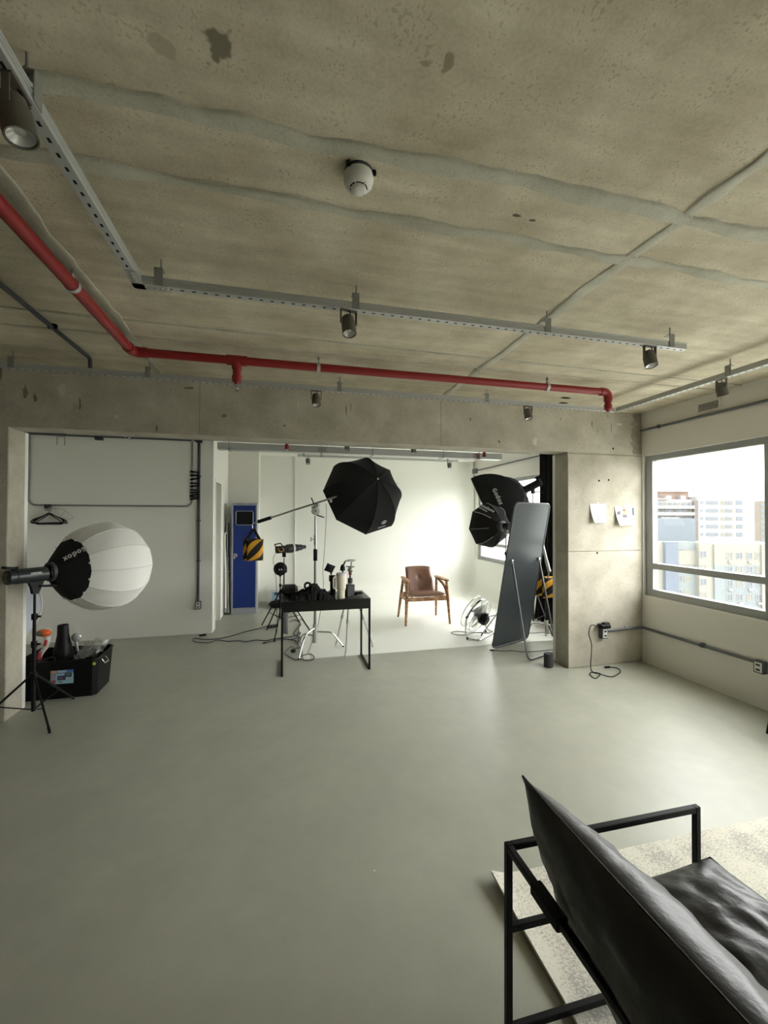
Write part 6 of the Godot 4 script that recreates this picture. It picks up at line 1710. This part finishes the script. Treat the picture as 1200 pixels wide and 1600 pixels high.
func softboxes() -> void:
	# small octagonal softbox
	var H := zz(783, 822, -5.0)
	var dd := Vector3(-0.222, 0.02, -0.975).normalized()
	var C := H + dd * 0.28
	var o := thing("octagonal_softbox", "small black octagonal softbox with grey ribs by the studio window", "softbox", H)
	var rim := []
	var B := dir_basis(dd)
	var rib := func(g: float, f: float) -> Vector3:
		var az := TAU * g / 8.0 + 0.15
		var rr := lerpf(0.06, 0.31, sin(f * PI / 2))
		return H + B * Vector3(cos(az) * rr, 0.28 * (1.0 - cos(f * PI / 2)) * 0.75 + 0.07 * f, sin(az) * rr)
	for g in 8:
		var rows := []
		for i in 9: rows.append(PackedVector3Array([rib.call(g, i / 8.0), rib.call(g, i / 8.0).lerp(rib.call(g + 1, i / 8.0), 0.5), rib.call(g + 1, i / 8.0)]))
		obj("panel", mb().grid(rows, false, true), M.black_cloth, o)
		var path := []
		for i in 7: path.append(rib.call(g, 0.3 + 0.62 * i / 6.0) - dd * 0.006)
		obj("rib_tape", mb().tube(path, 0.0045, 6), M.print_white if g % 2 else M.zinc_dull, o)
		rim.append(rib.call(g, 1.0))
	obj("diffuser", mb().disc(rim, dd), M.fabric_white, o)
	obj("speed_ring", mb().lathe([Vector2(0.045, -0.03), Vector2(0.07, -0.025), Vector2(0.075, 0.01), Vector2(0.055, 0.02)], Transform3D(B, H), 24), M.dark_grey, o)
	# name across one upper panel
	for g in 8:
		var mid: Vector3 = (rib.call(g, 0.6) + rib.call(g + 1, 0.6)) / 2.0
		if mid.y > H.y + 0.1 and mid.x < H.x - 0.0 and mid.x > H.x - 0.19:
			var up: Vector3 = (rib.call(g, 0.72) + rib.call(g + 1, 0.72) - rib.call(g, 0.6) - rib.call(g + 1, 0.6)) / 2.0
			var acr: Vector3 = rib.call(g + 1, 0.7) - rib.call(g, 0.7)
			var nr := up.cross(acr).normalized()
			if nr.dot(EYE - mid) < 0: nr = -nr
			var rt := -up.normalized()
			var c: Vector3 = (rib.call(g, 0.64) + rib.call(g + 1, 0.64)) / 2.0 + nr * 0.012
			lettering(o, "lettering", "Lanbate", 0.062, c + nr.cross(rt) * 0.02, rt, nr, M.print_white)
			lettering(o, "small_lettering", "SOFTBOX", 0.034, c - nr.cross(rt) * 0.035 - rt * 0.03, rt, nr, M.print_white)
			break
	var h := thing("studio_strobe", "small black strobe behind the octagonal softbox with grey ribs", "studio strobe", H - dd * 0.1)
	obj("body", mb().cyl(H - dd * 0.036, H - dd * 0.17, 0.045, -1, 20), M.black, h)
	obj("collar", mb().cyl(H - dd * 0.05, H - dd * 0.065, 0.049, -1, 20), M.zinc, h)
	obj("bracket", mb().box(H - dd * 0.09 - Vector3(0, 0.06, 0), Vector3(0.04, 0.08, 0.05), 0.006), M.zinc_dull, h)
	var sc := H - dd * 0.09
	var s := thing("light_stand", "silver light stand under the small octagonal softbox", "light stand", Vector3(sc.x, 0, sc.z))
	stand(s, [Vector3(sc.x - 0.2, 0, sc.z - 0.3), Vector3(sc.x + 0.3, 0, sc.z - 0.12), Vector3(sc.x - 0.25, 0, sc.z + 0.1)], sc.x, sc.z, 0.5, 0.12, sc.y - 0.1, M.steel, 0.013)
	# large rectangular softbox on its own stand
	var K := zz(817, 767, -5.48)
	var d := Vector3(-0.589, -0.43, -0.683).normalized()
	var e1 := (Vector3.UP - d * d.y).normalized()
	var e2 := d.cross(e1).normalized()
	var q := thing("rectangular_softbox", "large black rectangular softbox tilted down by the studio window", "softbox", K)
	var cs := [[1, 1], [1, -1], [-1, -1], [-1, 1]]
	var edge := func(k: int, f: float) -> Vector3:
		var w: float = lerpf(0.09, 0.31, sin(f * PI / 2))
		var t: float = lerpf(0.09, 0.46, sin(f * PI / 2))
		return K + d * (0.52 * (1.0 - cos(f * PI / 2)) * 0.7 + 0.16 * f) + e1 * cs[k % 4][0] * t + e2 * cs[k % 4][1] * w
	var front := []
	for k in 4:
		var rows := []
		for i in 11:
			var row := PackedVector3Array()
			for j in 5: row.append(edge.call(k, i / 10.0).lerp(edge.call(k + 1, i / 10.0), j / 4.0))
			rows.append(row)
		obj("panel", mb().grid(rows, false, false), M.black_cloth, q)
		var path := []
		for i in 11: path.append(edge.call(k, i / 10.0))
		obj("rib", mb().tube(path, 0.006, 6), M.black, q)
		front.append(edge.call(k, 1.0) + d * 0.01)
	obj("diffuser", mb().disc(front, d), M.fabric_white, q)
	obj("speed_ring", mb().cyl(K - d * 0.03, K + d * 0.02, 0.085, -1, 24), M.dark_grey, q)
	for k in 4:
		var mid: Vector3 = (edge.call(k, 0.66) + edge.call(k + 1, 0.66)) / 2.0
		var al: Vector3 = (edge.call(k, 0.70) + edge.call(k + 1, 0.70)) / 2.0 - (edge.call(k, 0.62) + edge.call(k + 1, 0.62)) / 2.0
		var ac: Vector3 = edge.call(k + 1, 0.8) - edge.call(k, 0.8)
		var nr := al.cross(ac).normalized()
		if nr.dot(mid - (K + d * 0.3)) < 0: nr = -nr
		if absf(ac.normalized().dot(e1)) > 0.7 and nr.dot(EYE - mid) > 0:
			var rt := -e1
			lettering(q, "lettering", "Godox", 0.085, mid + nr * 0.014 + e1 * 0.04, rt, nr, M.print_white)
	var sh := thing("studio_strobe", "black strobe head behind the rectangular softbox near the curtain", "studio strobe", K - d * 0.15)
	obj("body", mb().cyl(K - d * 0.033, K - d * 0.28, 0.055, -1, 22), M.black, sh)
	obj("rear_panel", mb().cyl(K - d * 0.28, K - d * 0.287, 0.048, -1, 22), M.dark_grey, sh)
	obj("grip", mb().box(K - d * 0.27 + e1 * 0.07, Vector3(0.03, 0.07, 0.05), 0.006, dir_basis(d)), M.black, sh)
	var pv := K - d * 0.16 - Vector3(0, 0.09, 0)
	obj("bracket", mb().box(pv + Vector3(0, 0.02, 0), Vector3(0.045, 0.09, 0.05), 0.006), M.black, sh)
	obj("lever", mb().cyl(pv, pv + Vector3(0.13, 0.0, 0.07), 0.008, -1, 8), M.black, sh)
	var s2 := thing("light_stand", "dark light stand behind the leaning mirror near the curtain", "light stand", Vector3(pv.x, 0, pv.z))
	stand(s2, [Vector3(pv.x - 0.3, 0, pv.z + 0.05), Vector3(pv.x + 0.03, 0, pv.z + 0.4), Vector3(pv.x - 0.08, 0, pv.z - 0.34)], pv.x, pv.z, 0.62, 0.12, pv.y - 0.027, M.dark_grey, 0.015)
	# chrome base, pole and sandbag in front of the curtain
	var bx := Vector3(3.33, 0, -4.8)
	var cst := thing("light_stand", "chrome stand with turtle legs in front of the black curtain", "light stand", bx)
	obj("column", mb().cyl(Vector3(bx.x, 0.12, bx.z), Vector3(bx.x, 0.75, bx.z), 0.016, -1, 12), M.black, cst)
	obj("arm", mb().cyl(zz(848, 852, -4.75), zz(854, 876, -4.75), 0.017, -1, 12).cyl(zz(854, 876, -4.75), zz(858, 892, -4.75), 0.02, -1, 12).cyl(zz(858, 892, -4.75), Vector3(bx.x, 0.72, bx.z), 0.01, -1, 10), M.steel, cst)
	obj("knuckle", mb().ball(zz(858, 892, -4.75), Vector3.ONE * 0.025, 12), M.steel, cst)
	obj("hub", mb().cyl(Vector3(bx.x, 0.1, bx.z), Vector3(bx.x, 0.28, bx.z), 0.026, -1, 12), M.chrome, cst)
	for f in [Vector3(bx.x - 0.16, 0.01, bx.z - 0.2), Vector3(bx.x + 0.26, 0.01, bx.z + 0.12), Vector3(bx.x + 0.14, 0.01, bx.z - 0.22)]:
		var c := Vector3(bx.x, 0.22, bx.z)
		var lg := obj("leg", mb().tube(curve([c, c.lerp(Vector3(f.x, 0.21, f.z), 0.6), c.lerp(Vector3(f.x, 0.14, f.z), 0.85), f], 5), 0.0115, 8), M.chrome, cst)
		obj("foot", mb().ball(f, Vector3(0.014, 0.01, 0.014), 8), M.rubber, lg)
	var sb := thing("sandbag", "black and yellow striped sandbag slung on the stand by the curtain", "sandbag", Vector3(bx.x, 0.5, bx.z))
	sandbag(sb, Vector3(bx.x + 0.0, zz(850, 885, bx.z).y, bx.z + 0.03), Vector3(0.95, 0, 0.3).normalized(), 0.24, 0.26, 0.075)

# ---------------------------------------------------------------- sofa and rug by the camera
func lounge() -> void:
	rug()
	var m := mat(rgb(11, 11, 12), 0.5)
	m.metallic_specular = 0.3
	var w := 0.02
	var x0 := 0.683
	var x1 := 1.408
	var z0 := -1.18
	var z1 := 0.62
	var ya := 0.588
	var o := thing("sofa_frame", "black square tube sofa frame standing partly on the pale rug", "sofa", Vector3(1.05, 0, -0.3))
	var yb := 0.035
	for z in [z0, z1]:
		for x in [x0, x1]: obj("post", mb().span(Vector3(x - w / 2, 0.0 if x < 0.9 else 0.014, z - w / 2), Vector3(x + w / 2, ya + w / 2, z + w / 2), 0.002), m, o)
		obj("arm_rail", mb().span(Vector3(x0 + w / 2, ya - w / 2, z - w / 2), Vector3(x1 - w / 2, ya + w / 2, z + w / 2), 0.002), m, o)
		obj("side_rail", mb().span(Vector3(x0 + w / 2, 0.33, z - w / 2), Vector3(x1 - w / 2, 0.33 + w, z + w / 2), 0.002), m, o)
		obj("floor_rail", mb().span(Vector3(x0 + w / 2, yb - w / 2, z - w / 2), Vector3(x1 - w / 2, yb + w / 2, z + w / 2), 0.002), m, o)
	obj("back_rail", mb().span(Vector3(x0 - w / 2, ya - w / 2, z0 + w / 2), Vector3(x0 + w / 2, ya + w / 2, z1 - w / 2), 0.002), m, o)
	obj("front_rail", mb().span(Vector3(x1 - w / 2, 0.33 - 0.06, z0 + w / 2), Vector3(x1 + w / 2, 0.33 - 0.06 + w, z1 - w / 2), 0.002), m, o)
	obj("rear_seat_rail", mb().span(Vector3(x0 + 0.2, 0.27, z0 + w / 2), Vector3(x0 + 0.2 + w, 0.27 + w, z1 - w / 2), 0.002), m, o)
	var lea := leather()
	for i in 5:
		var z := lerpf(z0 + 0.2, z1 - 0.2, i / 4.0)
		obj("strap", mb().box(Vector3(x0, ya - 0.002, z), Vector3(w + 0.016, w + 0.016, 0.12), 0.006), M.black_soft, o)
	for i in 6: obj("seat_strap", mb().span(Vector3(x0 + 0.3, 0.292, lerpf(z0 + 0.1, z1 - 0.2, i / 5.0)), Vector3(x1, 0.297, lerpf(z0 + 0.1, z1 - 0.2, i / 5.0) + 0.1)), M.black_soft, o)
	# cushions
	var b := thing("back_cushion", "black leather back cushion leaning on the sofa frame", "cushion", Vector3(0.8, 0.4, -0.3))
	var up := Vector3(-0.19, 0.45, 0).normalized()
	var nn := up.cross(Vector3.BACK).normalized()
	if nn.x < 0: nn = -nn
	var bc := Vector3(0.818, 0.572, -0.285)
	var hb := up * 0.262
	var hz := Vector3(0, 0, -0.868)
	obj("cover", cushion(bc, hz, hb, nn * 0.118, 0.03, 0.012, 21), lea, b)
	obj("piping", piping(bc, hz, hb, nn, 0.035), M.black_gloss, b)
	var s := thing("seat_cushion", "black leather seat cushion of the sofa facing the window", "cushion", Vector3(1.15, 0.3, -0.3))
	var scn := Vector3(1.235, 0.418, -0.285)
	obj("cover", cushion(scn, Vector3(0, 0, -0.872), Vector3(0.205, 0.012, 0), Vector3(0, 0.085, 0), 0.02, 0.012, 33), lea, s)
	obj("piping", piping(scn, Vector3(0, 0, -0.872), Vector3(0.205, 0.012, 0), Vector3.UP, 0.02), M.black_gloss, s)
	# a leg of some other piece just inside the frame
	var p := fl(1198.5, 1147)
	var st := thing("stool", "black metal stool by the window wall at the frame edge", "stool", Vector3(p.x + 0.12, 0, p.z))
	for q in [[0.0, 0.0], [0.3, 0.02], [0.02, 0.3], [0.3, 0.3]]:
		obj("leg", mb().bar(Vector3(p.x + 0.012 + q[0], 0.0, p.z + q[1]), Vector3(p.x + 0.06 + q[0] * 0.72, 0.44, p.z + 0.04 + q[1] * 0.72), 0.022, 0.022, Vector3.BACK, 0.002), M.black, st)
	obj("seat", mb().box(Vector3(p.x + 0.17, 0.455, p.z + 0.15), Vector3(0.3, 0.03, 0.3), 0.008), M.black, st)
	# specks on the floor
	var k := thing("paper_scrap", "tiny white paper scrap on the grey floor", "scrap", fl(585, 1361))
	obj("flake", mb().prism(PackedVector2Array([Vector2(-0.004, -0.003), Vector2(0.005, -0.001), Vector2(0.003, 0.006), Vector2(-0.002, 0.004)]), 0.001, Transform3D(Basis(Vector3.RIGHT, -PI / 2), fl(585, 1361, 0.0006))), M.white_plastic, k)

func leather() -> StandardMaterial3D:
	var m := mat(rgb(17, 18, 20), 0.42)
	var z := FastNoiseLite.new()
	z.seed = 77
	z.frequency = 0.05
	z.fractal_octaves = 4
	var im := z.get_seamless_image(512, 512)
	im.convert(Image.FORMAT_L8)
	m.heightmap_enabled = true
	m.heightmap_texture = tex(im)
	m.heightmap_scale = 0.06
	m.uv1_triplanar = true
	m.uv1_world_triplanar = true
	m.uv1_scale = Vector3(2.2, 2.2, 2.2)
	return m

func cushion(c: Vector3, a: Vector3, b: Vector3, t: Vector3, pull: float, crumple: float, sd: int) -> MB: # leather cushion: a along, b up, t half thickness
	var z := FastNoiseLite.new()
	z.seed = sd
	z.frequency = 1.0
	z.fractal_octaves = 4
	var m := mb()
	var N := 90
	var K := 40
	for s in [1.0, -1.0]:
		var rows := []
		for i in K + 1:
			var row := PackedVector3Array()
			for j in N + 1:
				var u := -cos(PI * j / N)
				var v := -cos(PI * i / K)
				var th := pow((1.0 - pow(absf(u), 5.0)) * (1.0 - pow(absf(v), 3.0)), 0.6)
				var p: Vector3 = c + a * u * (1.0 - pull * 0.5 * (1.0 - v * v)) + b * v * (1.0 - pull * 2.0 * (1.0 - pow(u, 8.0))) + t * th * s
				var along := u * a.length()
				var acr := v * b.length()
				var fold := sin(along * 26.0 + 3.0 * z.get_noise_2d(along * 3.0, acr * 4.0)) * pow(absf(v), 3.0) * 0.35
				p += t.normalized() * s * crumple * (z.get_noise_2d(along * 5.0 + s * 7.0, acr * 9.0) * 1.2 + fold) * minf(1.0, th * 1.6)
				row.append(p)
			rows.append(row)
		m.grid(rows, false, (a.cross(b).dot(t) * s) < 0.0)
	return m
func piping(c: Vector3, a: Vector3, b: Vector3, t: Vector3, pull: float) -> MB:
	var path := []
	for e in 4:
		for i in 24:
			var s := -1.0 + 2.0 * i / 24.0
			var u: float = [s, 1.0, -s, -1.0][e]
			var v: float = [-1.0, s, 1.0, -s][e]
			path.append(c + a * u * (1.0 - pull * 0.5 * (1.0 - v * v)) + b * v * (1.0 - pull * 2.0 * (1.0 - pow(u, 8.0))))
	path.append(path[0])
	return mb().tube(path, 0.004, 6, false)

func rug() -> void:
	var x0 := 0.907
	var z0 := -1.712
	var o := thing("rug", "pale vintage patterned rug under the black sofa", "rug", Vector3(2.1, 0, -0.3))
	var w := 1024
	var h := 1024
	var a := noise_bytes(w, h, 0.3, 91, 3, 1)
	var b := noise_bytes(w, h, 0.4, 92, 2, 4)
	var c := noise_bytes(w, h, 0.012, 93, 3, 1)
	var out := PackedByteArray()
	out.resize(w * h * 3)
	for i in w * h:
		var px := i % w
		var py := i / w
		# border bands: worn dark yarn in strips that follow the rug's edges
		var e := mini(mini(px, w - 1 - px) * 26 / 10, mini(py, h - 1 - py) * 36 / 10)
		var band := 0.55
		if e < 60: band = 0.12
		elif e < 260: band = 0.85
		elif e < 330: band = 0.25
		elif e < 420: band = 0.7
		var q := (a[i] - 118) * 0.011 + (b[i] - 128) * 0.007 + (c[i] - 128) * 0.006
		var s := clampf(q * 1.1 + band * 0.5 - 0.3, 0.0, 1.0) * 0.42
		out[i * 3] = int(lerpf(216, 104, s)); out[i * 3 + 1] = int(lerpf(213, 102, s)); out[i * 3 + 2] = int(lerpf(197, 104, s))
	var m := mat(Color.WHITE, 0.95)
	m.albedo_texture = tex(Image.create_from_data(w, h, false, Image.FORMAT_RGB8, out))
	var rows := []
	var z := FastNoiseLite.new()
	z.seed = 3
	z.frequency = 1.5
	for i in 41:
		var row := PackedVector3Array()
		for j in 41:
			var u := j / 40.0
			var v := i / 40.0
			var lift := 0.012
			var curl := exp(-u * 60.0) * exp(-v * 9.0)
			row.append(Vector3(x0 + u * 2.6, lift + 0.03 * curl + 0.002 * z.get_noise_2d(u * 9.0, v * 9.0), z0 + v * 3.6))
		rows.append(row)
	obj("pile", mb().grid(rows, false, true), m, o)
	var eb := mb()
	var edge := []
	for j in 41: edge.append(rows[0][j])
	for i in range(1, 41): edge.append(rows[i][40])
	for j in range(39, -1, -1): edge.append(rows[40][j])
	for i in range(39, -1, -1): edge.append(rows[i][0])
	var lo := PackedVector3Array()
	var hi := PackedVector3Array()
	for p in edge:
		hi.append(p)
		lo.append(Vector3(p.x, maxf(p.y - 0.0115, 0.0005), p.z))
	obj("binding", mb().grid([lo, hi], false, false), mat(rgb(206, 198, 168), 0.95), o)
